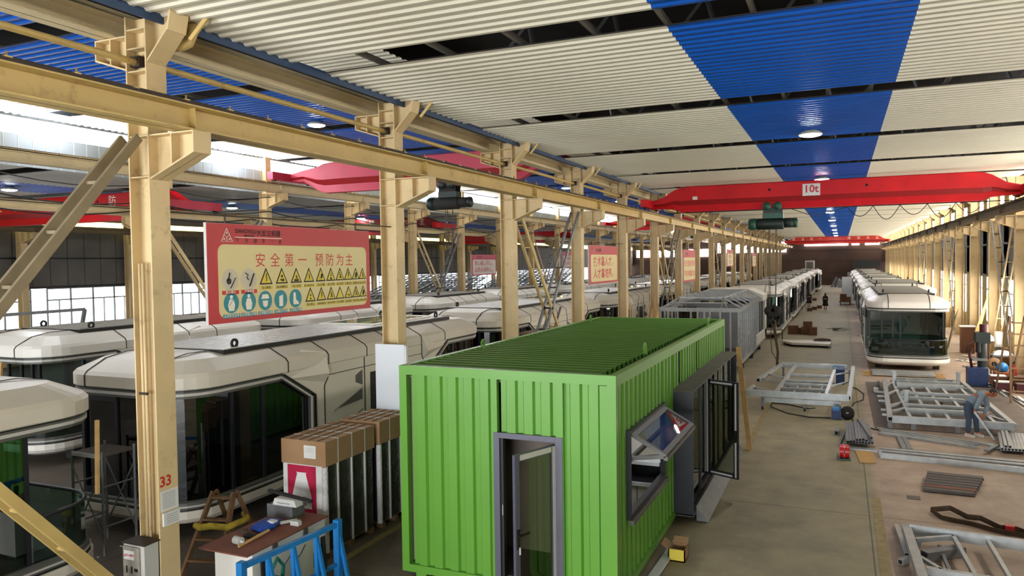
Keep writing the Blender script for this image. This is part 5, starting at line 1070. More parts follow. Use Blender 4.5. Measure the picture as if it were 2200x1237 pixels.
for x, y in ((1.9, 27.0), (1.82, 31.5), (3.9, 27.2), (3.95, 31.9)): P('post_stub', MB().box(x-0.06, x+0.06, y-0.06, y+0.06, zz, zz+0.42, M_GALV).box(x-0.1, x+0.1, y-0.08, y+0.08, zz+0.42, zz+0.44, M_GALV), t)
for x in (1.3, 1.9, 3.0, 4.2):
    for y in (24.35, 28.2, 32.0): P('foot_block', MB().box(x-0.06, x+0.06, y-0.06, y+0.06, 0.02, zz-0.06, M_GALVD), t)
for i, y in enumerate((25.0, 25.8, 27.4, 28.3, 29.2)): P('side_stub', MB().bar((1.12, y, 0.28), (1.4, y, 0.28), 0.06, 0.06, M_GALV), t)
# nearest frame at the lower right
t = T('near_chassis', 'galvanised frame lying cut off at the lower right edge', 'steel frame', (1.9, 13.6, 0)); zz = 0.22
P('outer_rail', hollow(hollow(MB(), (1.1, 14.75, zz), (4.5, 14.4, zz), 0.08, 0.18, M_GALV), (1.05, 14.8, zz), (1.12, 12.0, zz), 0.14, 0.12, M_GALV).bar((1.2, 12.95, zz-0.05), (4.2, 12.7, zz-0.05), 0.1, 0.16, M_GALV), t)
for x0_, x1_ in ((1.75, 1.85), (2.25, 2.3), (2.95, 3.0), (3.6, 3.6)): P('long_member', MB().bar((x0_, 14.65, zz), (x1_, 12.6, zz), 0.06, 0.07, M_GALV), t)
P('diagonal', MB().bar((1.15, 14.2, zz), (1.75, 14.6, zz), 0.07, 0.07, M_GALV), t); P('diagonal', MB().bar((1.15, 13.4, zz), (1.4, 12.95, zz), 0.06, 0.06, M_GALV), t); P('upright', MB().bar((1.52, 14.4, 0.1), (1.55, 13.2, 0.1), 0.05, 0.05, M_GALVD), t)
for x, y in ((1.2, 14.6), (4.0, 14.4), (1.2, 12.9), (4.0, 12.7)): P('foot_block', MB().box(x-0.06, x+0.06, y-0.05, y+0.05, 0, zz-0.08, M_GALVD), t)
O('square_tube', hollow(MB(), (0.93, 15.4, 0.04), (1.0, 13.95, 0.04), 0.07, 0.07, M_GALV), 'short square tube lying left of the nearest frame', 'tube', (0.95, 14.6, 0))
O('square_tube', hollow(MB(), (0.88, 13.55, 0.05), (1.02, 13.75, 0.05), 0.09, 0.09, M_GALV), 'stubby square tube offcut at the nearest frame corner', 'tube', (0.95, 13.6, 0))
O('rectangular_tube', hollow(MB(), (1.25, 13.85, 0.09), (1.85, 14.35, 0.09), 0.16, 0.16, M_GALVD), 'thick square tube lying inside the nearest frame', 'tube', (1.5, 14.1, 0))
O('foil_pack', MB().box(1.25, 1.55, 13.0, 13.3, 0, 0.05, M_PAPER), 'white crumpled packet lying inside the nearest frame', 'packet', (1.4, 13.1, 0))
# stack of short square tubes with visible bores
for i in range(13):
    lay = 0 if i < 9 else 1; x = 0.16+0.072*i if i < 9 else 0.38+0.072*(i-9)
    o = hollow(MB(), (x, 21.45+0.05*(i % 3), 0.17+0.07*lay), (x-0.02, 23.9, 0.17+0.07*lay), 0.066, 0.066, M_GALVD); O('square_tube', o, 'short square steel tube in the stack with open ends toward the camera', 'tube', (x, 22.5, 0.13), 'square tubes stacked beside the red castor')
for i in range(3): O('steel_channel', MB().bar((0.0, 21.3+0.08*i, 0.03), (0.85, 21.25+0.08*i, 0.03), 0.07, 0.05, M_GALV), 'bright steel channel laid crossways under the square tube stack', 'channel', (0.4, 21.3+0.08*i, 0), 'steel channels under the tube stack')
O('steel_channel', MB().bar((0.1, 22.6, 0.065), (0.8, 22.6, 0.065), 0.1, 0.13, M_GALV), 'rear steel channel bearing the square tube stack', 'channel', (0.4, 22.6, 0))
O('square_tube', hollow(MB(), (0.45, 24.0, 0.29), (0.72, 21.6, 0.29), 0.066, 0.066, M_GALVD), 'square tube lying askew on top of the tube stack', 'tube', (0.6, 22.8, 0.25))
O('tube_offcut', hollow(MB(), (-0.12, 22.9, 0.07), (-0.10, 23.3, 0.07), 0.13, 0.13, M_GALVD), 'short fat tube offcut left of the square tube stack', 'tube', (-0.1, 23.1, 0))
O('round_pipe', MB().cyl((-0.06, 21.6, 0.03), (0.1, 23.2, 0.03), 0.03, M_GALVD, 8), 'thin round pipe lying left of the square tube stack', 'pipe', (0, 22.4, 0))
for i, (p, q) in enumerate((((0.95, 24.1), (3.9, 22.85)), ((1.0, 23.85), (3.3, 22.9)), ((1.02, 23.6), (3.2, 22.75)), ((0.98, 23.45), (3.25, 22.55)))):
    O('long_steel_strip', MB().bar((*p, 0.03), (*q, 0.03), 0.1, 0.06, M_GALV), '%s long bright steel strip from the back, lying below the worker' % ORD[i], 'steel strip', (p[0], p[1], 0), 'long strips below the worker')
for i, (p, q) in enumerate((((0.9, 21.3), (4.6, 21.0)), ((0.88, 21.05), (4.6, 20.72)), ((0.9, 20.75), (4.5, 20.35)))):
    O('long_square_tube', hollow(MB(), (*p, 0.06), (*q, 0.06), 0.12, 0.12, M_GALV), '%s long square tube from the back beside the chipboard piece' % ORD[i], 'tube', (p[0], p[1], 0), 'long tubes by the chipboard')
O('long_square_tube', MB().bar((1.3, 21.55, 0.04), (3.0, 21.4, 0.04), 0.08, 0.08, M_GALVD), 'shorter tube lying behind the three long square tubes', 'tube', (2, 21.5, 0))
for i in range(2): O('tube_spacer', MB().bar((1.45+0.13*i, 23.3, 0.03), (1.5+0.13*i, 21.7, 0.03), 0.12, 0.05, M_GALVD), 'flat tube spanning between the long strips and long tubes', 'tube', (1.5+0.13*i, 22.5, 0), 'flat tubes between the strips')
for i in range(8): O('square_tube', hollow(MB(), (3.72+0.075*i, 22.2, 0.12), (3.98+0.075*i, 24.2, 0.12), 0.068, 0.068, M_GALV), 'pale square tube in the raised bundle at the right edge', 'tube', (3.8+0.075*i, 23, 0.08), 'pale tubes in the right edge bundle')
for i in range(2): O('square_tube', hollow(MB(), (3.8+0.09*i, 22.2, 0.19), (4.05+0.09*i, 24.2, 0.19), 0.068, 0.068, M_GALV), 'pale square tube lying on top of the right edge bundle', 'tube', (3.9+0.09*i, 23, 0.155), 'top tubes of the right bundle')
O('tube_bearer', MB().bar((3.5, 22.8, 0.04), (4.6, 22.7, 0.04), 0.1, 0.08, M_GALV), 'steel bearer under the pale tube bundle', 'tube', (4, 22.7, 0))
O('flat_board', MB().bar((3.35, 22.0, 0.09), (3.7, 22.75, 0.09), 0.12, 0.04, M_GALVD), 'grey tube lying askew beside the pale tube bundle', 'tube', (3.4, 23, 0))
for i in range(7):
    x = 1.6+0.03*i; y = 18.1+0.17*i; O('steel_plate_strip', MB().bar((x, y, 0.05+0.012*i), (x+0.95+0.02*i, y-0.05, 0.05+0.012*i), 0.2, 0.06, M_BRICK if i == 1 else M_DPLATE), ('rusty brown flat steel bar in the dark stack by the strap' if i == 1 else 'dark flat steel bar in the stack behind the strap'), 'steel bar', (x, y, 0), 'dark flat bars stacked on the floor')
O('manhole_cover', MB().box(1.25, 1.5, 17.35, 17.6, 0.001, 0.008, M_DPLATE), 'small square metal cover let into the floor by the dark bars', 'cover', (1.4, 17.5, 0))
mb = MB(); pts = [(1.6, 16.55, 0.07), (1.95, 16.75, 0.08), (2.2, 16.4, 0.05), (2.4, 16.3, 0.08), (2.65, 15.95, 0.05), (2.9, 15.9, 0.07), (3.3, 15.5, 0.04), (3.9, 15.2, 0.05)]
for a, b in zip(pts[:-1], pts[1:]): mb.bar(a, b, 0.012, 0.10, M_SLING)
pts = [(1.6, 16.55, 0.07), (1.75, 16.2, 0.04), (2.2, 15.95, 0.06), (2.6, 15.75, 0.04), (3.0, 15.55, 0.07), (3.5, 15.3, 0.04)]
for a, b in zip(pts[:-1], pts[1:]): mb.bar(a, b, 0.012, 0.09, M_SLING)
mb.box(2.72, 2.86, 15.85, 15.97, 0.02, 0.12, M_TXTR); O('webbing_strap', mb, 'twisted brown webbing strap with a red tag on the floor', 'strap', (2.4, 16, 0))
t = T('castor_wheel', 'red double castor wheel on a green base on the floor', 'castor', (0.07, 20.25, 0))
P('base_plate', MB().box(-0.1, 0.22, 20.12, 20.38, 0, 0.04, M_HOISTG).box(-0.1, -0.06, 20.15, 20.3, 0.04, 0.12, M_HOISTG), t)
for dx in (-0.04, 0.08): P('wheel', MB().cyl((dx, 20.25, 0.2), (dx+0.10, 20.25, 0.2), 0.165, mat('red_polyurethane', '#c01318', 0.35), 18), t)
P('hub', MB().cyl((-0.02, 20.25, 0.2), (0.2, 20.25, 0.2), 0.05, M_CLIP, 10), t)
O('chipboard_piece', MB().add([(0.33, 21.2, 0.004), (0.72, 21.3, 0.004), (0.78, 20.1, 0.004), (0.42, 20.0, 0.004), (0.33, 21.2, 0.022), (0.72, 21.3, 0.022), (0.78, 20.1, 0.022), (0.42, 20.0, 0.022)], [(3, 2, 1, 0), (4, 5, 6, 7), (0, 1, 5, 4), (1, 2, 6, 5), (2, 3, 7, 6), (3, 0, 4, 7)], mat('chipboard', '#b08a50', 0.8, var=0.15, scale=30)), 'tan chipboard offcut lying flat right of the red castor', 'board', (0.55, 20.6, 0))
t = T('carton', 'open brown carton with a yellow bottom beside the green container', 'carton', (-2.5, 12.5, 0))
P('box', MB().box(-2.64, -2.36, 12.35, 12.68, 0, 0.02, M_SYEL).box(-2.64, -2.62, 12.35, 12.68, 0, 0.2, M_CARD).box(-2.38, -2.36, 12.35, 12.68, 0, 0.2, M_CARD).box(-2.64, -2.36, 12.35, 12.37, 0, 0.2, M_SYEL).box(-2.64, -2.36, 12.66, 12.68, 0, 0.2, M_CARD), t)
P('flap', MB().bar((-2.66, 12.52, 0.2), (-2.76, 12.52, 0.27), 0.3, 0.01, M_CARD), t); P('flap', MB().bar((-2.5, 12.68, 0.2), (-2.5, 12.8, 0.27), 0.25, 0.01, M_CARD), t); P('contents', MB().box(-2.6, -2.4, 12.4, 12.62, 0.02, 0.12, M_GALVD), t)
for i in range(3): O('white_batten', MB().bar((-2.78+0.06*i, 10.9, 0.03+0.02*i), (-2.7+0.05*i, 13.2, 0.03), 0.05, 0.03, M_PAPER), 'white trim strip lying along the foot of the container', 'strip', (-2.75+0.06*i, 12, 0), 'white strips by the container')
# floor power tool and cables
t = T('cable_reel', 'blue machine with a black cable reel under the raised chassis corner', 'cable reel', (0.0, 25.3, 0))
P('body', MB().box(-0.28, 0.0, 25.1, 25.5, 0.02, 0.28, M_NAVY).box(-0.25, -0.05, 25.15, 25.45, 0.28, 0.36, M_BLUE), t); P('reel', MB().lathe([(0.05, -0.09), (0.2, -0.09), (0.2, -0.06), (0.12, -0.05), (0.12, 0.05), (0.2, 0.06), (0.2, 0.09), (0.05, 0.09)], (0.17, 25.3, 0.2), M_RUBBER, 20, 'y'), t)
t = T('cable_reel', 'blue machine at the far right corner of the raised chassis', 'cable reel', (0.05, 32.3, 0)); P('body', MB().box(-0.2, 0.12, 32.2, 32.6, 0.0, 0.6, M_NAVY), t); P('handle', MB().tube([(-0.3, 32.25, 0.62), (-0.3, 32.25, 0.72), (0.1, 32.25, 0.72), (0.1, 32.25, 0.62)], 0.02, M_BLUE, 6), t)
def fcable(label, pts, r=0.018): O('floor_cable', MB().tube([(x, y, r) for x, y in pts], r, M_RUBBER, 5), label, 'cable', (*pts[0], 0))
fcable('black cable looping under the raised chassis to the blue machine', [(-0.3, 25.3), (-0.9, 25.2), (-1.6, 25.6), (-2.2, 26.6), (-2.2, 27.3), (-1.7, 27.2), (-1.0, 26.6), (-0.8, 26.8)])
fcable('black cable running from the reel to the tube stack', [(0.3, 25.3), (0.5, 24.6), (0.9, 24.0), (1.2, 23.9)])
fcable('black cable curling between the two chassis frames', [(0.25, 32.0), (0.55, 31.2), (0.75, 30.2), (0.7, 28.9), (0.4, 28.2), (0.35, 27.6)])
fcable('black cable loops inside the raised chassis frame', [(-1.7, 29.6), (-1.2, 30.3), (-0.6, 30.8), (-0.4, 30.2), (-0.8, 29.8), (-1.2, 30.2), (-1.1, 29.5)])
for i in range(9): O('steel_channel', MB().bar((1.2+0.05*(i % 2), 35.0+0.16*i, 0.089), (3.55, 35.0+0.16*i, 0.089), 0.14, 0.07, M_GALV), 'bright steel channel in the pack before the right capsule house', 'channel', (2.4, 35.0+0.16*i, 0), 'steel channels before the right capsule house')
for i in range(4): O('timber_bearer', MB().bar((0.85, 35.1+0.35*i, 0.027), (3.9, 35.05+0.35*i, 0.027), 0.08, 0.05, M_WOOD), 'timber bearer end poking out left of the bright channel pack', 'bearer', (1.1, 35.1+0.4*i, 0), 'timber bearers under the channel pack')
O('white_block', MB().box(1.1, 1.25, 30.6, 31.0, 0.02, 0.16, M_PAPER), 'small white block on the dark plate between the frames', 'block', (1.2, 30.8, 0.02))
# aisle clutter farther back
t = T('roof_module', 'grey flat roof panel module lying on the aisle floor', 'panel', (-1.9, 45.7, 0))
P('panel', MB().loft([[Vector((x, y, z)) for x, y in ((-3.3, 46.6), (-2.6, 45.2), (-0.6, 45.0), (-0.5, 46.0), (-1.6, 46.9))] for z in (0.12, 0.24)], M_CREAMW), t); P('underside', MB().loft([[Vector((x, y, z)) for x, y in ((-3.1, 46.5), (-2.5, 45.4), (-0.7, 45.2), (-0.7, 46.0), (-1.6, 46.7))] for z in (0.0, 0.12)], M_RUBBER), t)
O('tarpaulin', MB().loft([[Vector((-1.0+a*q, 46.6+b*q, 0.24+h)) for a, b in ((-.5, -.2), (.1, -.3), (.5, 0), (.1, .3), (-.4, .2))] for q, h in ((1, 0), (0.8, 0.12), (0.3, 0.16))], M_SLING), 'brown crumpled cloth heaped on the grey roof module', 'cloth', (-1.0, 46.6, 0.24))
for i, (x0_, x1_, y0_, y1_, z0_, z1_) in enumerate(((-3.25, -2.6, 52.8, 53.4, 0, 0.55), (-2.42, -1.95, 52.6, 53.2, 0, 0.5), (-1.92, -1.45, 52.4, 53.0, 0, 0.5), (-2.3, -1.75, 52.6, 53.1, 0.5, 0.85), (-2.6, -2.44, 52.9, 53.4, 0, 0.4))):
    O('brown_carton', MB().box(x0_, x1_, y0_, y1_, z0_, z1_, M_CARDD).box(x0_, x1_, (y0_+y1_)/2-0.03, (y0_+y1_)/2+0.03, z1_, z1_+0.004, M_CARD), ['leftmost separate brown carton on the aisle floor', 'middle brown carton of the aisle pile', 'right brown carton of the aisle pile', 'brown carton on top of the aisle pile', 'narrow brown carton in the gap of the aisle pile'][i], 'carton', ((x0_+x1_)/2, (y0_+y1_)/2, z0_), 'brown cartons on the aisle floor')
t = T('work_stool', 'small steel trestle stool at the end of a left capsule house', 'stool', (-3.5, 48.8, 0)); P('seat', MB().box(-3.72, -3.3, 48.6, 49.0, 0.6, 0.64, M_WOODD), t)
for x in (-3.7, -3.32):
    for y in (48.62, 48.98): P('leg', MB().bar((x*0.98-0.07, y, 0.6), (x, y, 0), 0.03, 0.03, M_RUBBER, (0, 1, 0)), t)
for i, (x, y, a) in enumerate(((-0.5, 57.5, 0.3), (-0.1, 57.0, -0.4), (0.15, 56.6, 0.6), (-0.3, 56.4, 1.2))): O('debris_strip', MB().bar((x-0.5*math.cos(a), y-0.5*math.sin(a), 0.04), (x+0.5*math.cos(a), y+0.5*math.sin(a), 0.1), 0.15, 0.05, M_SLING if i % 2 else M_PAPER), 'strip of packing waste in the small heap on the aisle floor', 'waste', (x, y, 0), 'packing waste on the aisle floor')
O('leaning_board', MB().bar((-3.05, 72.3, 0.0), (-3.3, 73.0, 1.45), 0.55, 0.03, M_PAPER, (1, 0, 0)), 'white board leaning on a capsule house left of the aisle', 'board', (-3.1, 72.3, 0))
for i, (x, y) in enumerate(((-2.75, 76.3), (-2.4, 78.3), (-2.0, 80.4), (-2.9, 95))): O('small_carton', MB().box(x-0.22, x+0.22, y-0.25, y+0.25, 0, 0.3, M_CARDD), '%s small carton from the camera along the left pods of the aisle' % ORD[i], 'carton', (x, y, 0), 'small cartons along the aisle')
t = T('hand_cart', 'loaded brown cart standing on the right of the aisle', 'cart', (0.3, 87, 0)); P('bed', MB().box(-0.25, 0.95, 86.5, 87.6, 0.3, 0.4, M_WOODD), t); P('load', MB().box(-0.15, 0.5, 86.6, 87.5, 0.4, 1.15, M_CARDD).box(0.5, 0.9, 86.6, 87.4, 0.4, 0.85, M_WOODD), t)
for x in (-0.1, 0.8): P('wheel', MB().cyl((x-0.05, 86.7, 0.17), (x+0.05, 86.7, 0.17), 0.17, M_RUBBER, 12), t)
O('upright_board', MB().box(0.05, 1.05, 89.0, 89.6, 0.0, 2.9, M_WPAINT).box(0.06, 0.09, 88.98, 89.0, 1.4, 1.6, M_BLACK), 'tall pale blue panel standing beside the right capsule houses', 'panel', (0.5, 89.3, 0))
for i, (x, z) in enumerate(((-0.6, 0), (0.9, 0), (0.9, 1.3))): O('panel_pallet', MB().box(x, x+1.3, 137, 138.2, z, z+1.25, M_GALVD), ['grey block by the end wall left of the pair', 'lower grey block of the pair by the end wall', 'upper grey block of the pair by the end wall'][i], 'block', (x+0.65, 137.6, z), 'grey blocks at the end wall')
for i in range(5): O('scrap_heap_beam', MB().bar((-1.5+0.5*i, 139, 0.1), (-0.8+0.5*i, 141, 1.6-0.2*i), 0.3, 0.2, M_GALVD), 'steel scrap beam in the heap before the end wall', 'scrap', (-1.5+0.5*i, 139, 0), 'scrap beams at the end wall')
O('wall_unit', MB().box(-5.3, -3.9, 128, 129, 3.0, 4.6, M_LTRIM).box(-5.1, -4.1, 127.9, 128, 3.2, 4.4, M_GREYP).box(-5.2, -5.1, 128.2, 128.9, 0, 3.0, M_GALVD).box(-4.1, -4.0, 128.2, 128.9, 0, 3.0, M_GALVD), 'white boxed unit raised on a stand near the end wall', 'unit', (-4.6, 128.5, 0))
O('machine_bulk', MB().box(2.0, 4.2, 146, 148, 0, 4.6, mat('dark_green_machine', '#262a28', 0.6)).box(4.2, 6.2, 146.3, 147.5, 3.4, 4.3, MATS['dark_green_machine']), 'big dark machine standing against the end wall', 'machine', (3, 147, 0))
# ------------------------------------------------------------------ workshop clutter along the right wall
t = T('pillar_drill', 'dark green pillar drill on a navy blue base by the right chassis', 'drill press', (4.9, 33.6, 0))
P('base', MB().box(4.45, 5.1, 33.2, 33.9, 0.05, 0.72, M_NAVY).box(4.35, 5.35, 33.1, 34.0, 0, 0.05, M_RUBBER), t); P('column', MB().cyl((4.98, 33.8, 0.7), (4.98, 33.8, 1.75), 0.16, M_HOIST, 14), t)
P('head', MB().box(4.72, 5.2, 33.45, 34.1, 1.65, 2.05, M_HOIST).cyl((4.8, 33.5, 1.3), (4.8, 33.5, 1.7), 0.09, M_RUBBER, 12), t); P('motor', MB().cyl((5.05, 33.95, 1.9), (5.05, 33.95, 2.35), 0.15, mat('maroon_paint', '#4a1418', 0.5), 12), t)
P('feed_lever', MB().tube([(4.7, 33.5, 1.75), (4.45, 33.4, 1.6), (4.4, 33.4, 1.3)], 0.02, M_RUST, 6).tube([(4.6, 33.5, 0.7), (4.52, 33.5, 1.2), (4.62, 33.5, 1.45)], 0.05, MATS['maroon_paint'], 6), t); P('table', MB().box(4.6, 5.1, 33.3, 33.9, 1.0, 1.06, M_GALVD), t)
t = T('tall_step_ladder', 'tall grey-brown wooden step ladder at the right edge', 'ladder', (5.45, 30.2, 0))
for x in (5.3, 5.75): P('front_leg', MB().bar((x-0.05*(x < 5.5), 29.9, 0), (x+0.02, 30.6, 2.9), 0.06, 0.09, M_WOODD, (0, 1, 0)), t); P('rear_leg', MB().bar((x-0.25, 31.6, 0), (x, 30.65, 2.9), 0.05, 0.07, M_WOODD, (0, 1, 0)), t)
for i in range(7): z = 0.4+0.38*i; f = z/2.9; P('rung', MB().bar((5.22, 29.9+0.7*f, z), (5.8, 29.9+0.7*f, z), 0.1, 0.04, M_WOODD), t)
t = T('work_table', 'grey work table heaped with white papers by the right wall', 'table', (6.1, 36.3, 0)); P('top', MB().box(5.75, 6.6, 36.4, 37.25, 0.82, 0.86, M_GALVD), t)
for x in (5.8, 6.55):
    for y in (36.45, 37.2): P('leg', MB().box(x-0.03, x+0.03, y-0.03, y+0.03, 0, 0.82, M_GALVD), t)
O('paper_heap', MB().loft([[Vector((6.15+a*q, 37.0+b*q, 0.862+h)) for a, b in ((-.35, -.3), (.1, -.4), (.4, 0), (.15, .35), (-.3, .3))] for q, h in ((1, 0), (0.85, 0.09), (0.4, 0.16))], M_PAPER), 'heap of white papers on the grey work table', 'papers', (6.15, 37, 0.862))
O('straw_hat', MB().lathe([(0.0, 0.14), (0.09, 0.13), (0.12, 0.02), (0.26, 0.0), (0.27, -0.02), (0.1, -0.01)], (5.78, 36.35, 0.52), M_CARD, 20, 'y'), 'round straw hat hanging at the front of the work table', 'hat', (5.78, 36.35, 0.52))
O('blue_basin', MB().lathe([(0.0, -0.02), (0.12, 0.0), (0.2, 0.12), (0.22, 0.13), (0.2, 0.1), (0.1, 0.02)], (5.98, 35.7, 0.45), M_BLUE, 18, 'y'), 'bright blue plastic basin standing on edge beside the straw hat', 'basin', (5.98, 35.7, 0.45))
O('orange_crate', MB().box(5.7, 6.3, 35.5, 36.1, 0, 0.28, mat('orange_brown_crate', '#8c4f2c', 0.8, var=0.15, scale=5)), 'orange brown crate on the floor under the blue basin', 'crate', (6, 35.8, 0))
t = T('fire_extinguisher', 'red fire extinguisher standing by the work table', 'fire extinguisher', (6.35, 36.0, 0)); P('cylinder', MB().lathe([(0, 0), (0.1, 0), (0.1, 0.5), (0.05, 0.58), (0, 0.6)], (6.4, 35.9, 0), M_TXTR, 14), t); P('valve', MB().cyl((6.4, 35.9, 0.58), (6.4, 35.9, 0.72), 0.03, M_BLACK, 8).tube([(6.4, 35.9, 0.68), (6.28, 35.85, 0.6), (6.27, 35.83, 0.3)], 0.015, M_BLACK, 5), t)
O('leaning_chipboard', MB().bar((5.2, 46.2, 0.0), (5.7, 46.9, 1.9), 1.5, 0.03, mat('drab_board', '#8f8263', 0.8, var=0.1, scale=4), (1, 0, 0)), 'large drab board leaning behind the right capsule house', 'board', (5.5, 45.4, 0))
O('brown_cabinet', MB().box(5.65, 6.25, 44.6, 45.2, 0, 1.35, M_CARDD).box(5.6, 6.3, 44.55, 45.25, 1.35, 1.4, M_PAPER), 'dark brown cabinet with a white top beside the drab board', 'cabinet', (5.95, 44.9, 0))
for i in range(4): O('leaning_plank', MB().bar((6.2+0.1*i, 46.0+0.2*i, 0), (7.2, 46.8+0.22*i, 3.0-0.12*i), 0.1, 0.05, M_WOOD, (0, 1, 0)), 'orange timber plank leaning on the right wall under the window', 'plank', (5.8+0.1*i, 43+0.12*i, 0), 'planks leaning on the right wall')
t = T('red_bench', 'reddish bench with a white cloth on top by the leaning planks', 'bench', (6.2, 42.0, 0)); P('top', MB().box(5.9, 6.8, 41.7, 42.4, 0.85, 0.93, M_WOODD), t)
for x in (5.95, 6.4, 6.75): P('leg', MB().box(x-0.03, x+0.03, 41.72, 41.8, 0, 0.85, M_BRICK), t)
O('white_cloth_heap', MB().loft([[Vector((6.3+a*q, 42.0+b*q, 0.932+h)) for a, b in ((-.35, -.2), (0, -.28), (.38, -.1), (.35, .25), (-.2, .28))] for q, h in ((1, 0), (0.9, 0.18), (0.5, 0.34))], M_PAPER), 'heap of white cloth on the reddish bench', 'cloth', (6.3, 42, 0.932))
O('electrical_box', MB().box(6.55, 6.85, 41.0, 41.15, 0.75, 1.45, M_LTRIM).box(6.6, 6.8, 40.99, 41.0, 0.85, 1.35, M_WPAINT).box(6.6, 6.8, 41.15, 41.3, 0, 0.75, M_GALVD), 'pale grey electrical box on a stand right of the reddish bench', 'electrical box', (6.7, 41, 0))
O('scrap_drum', MB().lathe([(0, 0), (0.3, 0), (0.3, 0.8), (0.28, 0.8), (0.27, 0.1)], (7.0, 40.2, 0), M_WOODD, 16), 'rusty drum standing against the right wall', 'drum', (7, 40.2, 0))
for i in range(20):
    x, y = random.uniform(5.0, 6.6), random.uniform(37.8, 44); s = random.uniform(0.06, 0.28); a = random.uniform(0, 3.1)
    O('floor_scrap', MB().bar((x-s*math.cos(a), y-s*math.sin(a), 0.03), (x+s*math.cos(a), y+s*math.sin(a), 0.04), s*0.7, 0.04, random.choice([M_PAPER, M_WOODD, M_GALVD, M_PAPER])), 'loose scrap piece on the dusty floor along the right wall', 'scrap', (x, y, 0), 'scrap along the right wall')
for i, (x, y, m) in enumerate(((5.6, 34.4, M_BRICK), (6.2, 34.2, M_CARDD), (5.5, 32.8, MATS['maroon_paint']), (6.1, 32.4, MATS['maroon_paint']), (6.7, 33.4, M_WOODD))):
    O('tool_box', MB().box(x-0.28, x+0.28, y-0.25, y+0.25, 0, 0.3, m).box(x-0.26, x+0.26, y-0.23, y+0.23, 0.3, 0.33, M_PAPER if i in (0, 2) else m), ['rust coloured box with white top right of the drill', 'brown box between the rust and maroon boxes', 'maroon box with a white top near the tall ladder', 'plain maroon box beside the white topped one', 'old wooden box against the wall by the drill'][i], 'box', (x, y, 0))
for i in range(6):
    x, y = 5.2+0.12*i-0.1*(i % 2), 33.2-0.9*i; O('pale_batten', MB().bar((x, y+1.6, 0.03), (x+0.1, y-1.2, 0.03), 0.09, 0.04, M_PAPER if i % 2 == 0 else M_GALV), 'long pale slat lying on the floor at the right edge', 'slat', (x, y, 0), 'pale slats at the right edge')
for i in range(6): O('wall_pipe', MB().cyl((7.3, 38.3+6*i, 0.2), (7.3, 38.3+6*i, 5.6), 0.04, M_COL, 8), '%s vertical cream pipe from the right edge on the sunlit wall' % ORD[i], 'pipe', (7.3, 38.3+6*i, 0.2), 'pipes on the right wall')

# ------------------------------------------------------------------ people
def skin_mesh(verts, edges, radii, levels=2):
    me = bpy.data.meshes.new('figure'); me.from_pydata(verts, edges, []); ob = bpy.data.objects.new('figure', me); col.objects.link(ob)
    md = ob.modifiers.new('skin', 'SKIN'); md.use_smooth_shade = True
    for i, r_ in enumerate(radii):
        a = r_ if isinstance(r_, tuple) else (r_, r_); me.skin_vertices[0].data[i].radius = a
    me.skin_vertices[0].data[0].use_root = True
    ss = ob.modifiers.new('sub', 'SUBSURF'); ss.levels = levels; ss.render_levels = levels
    bpy.context.view_layer.update(); dg = bpy.context.evaluated_depsgraph_get(); m2 = bpy.data.meshes.new_from_object(ob.evaluated_get(dg))
    vv = [v.co.copy() for v in m2.vertices]; fs = [tuple(p.vertices) for p in m2.polygons]
    bpy.data.objects.remove(ob); bpy.data.meshes.remove(me); bpy.data.meshes.remove(m2); return vv, fs
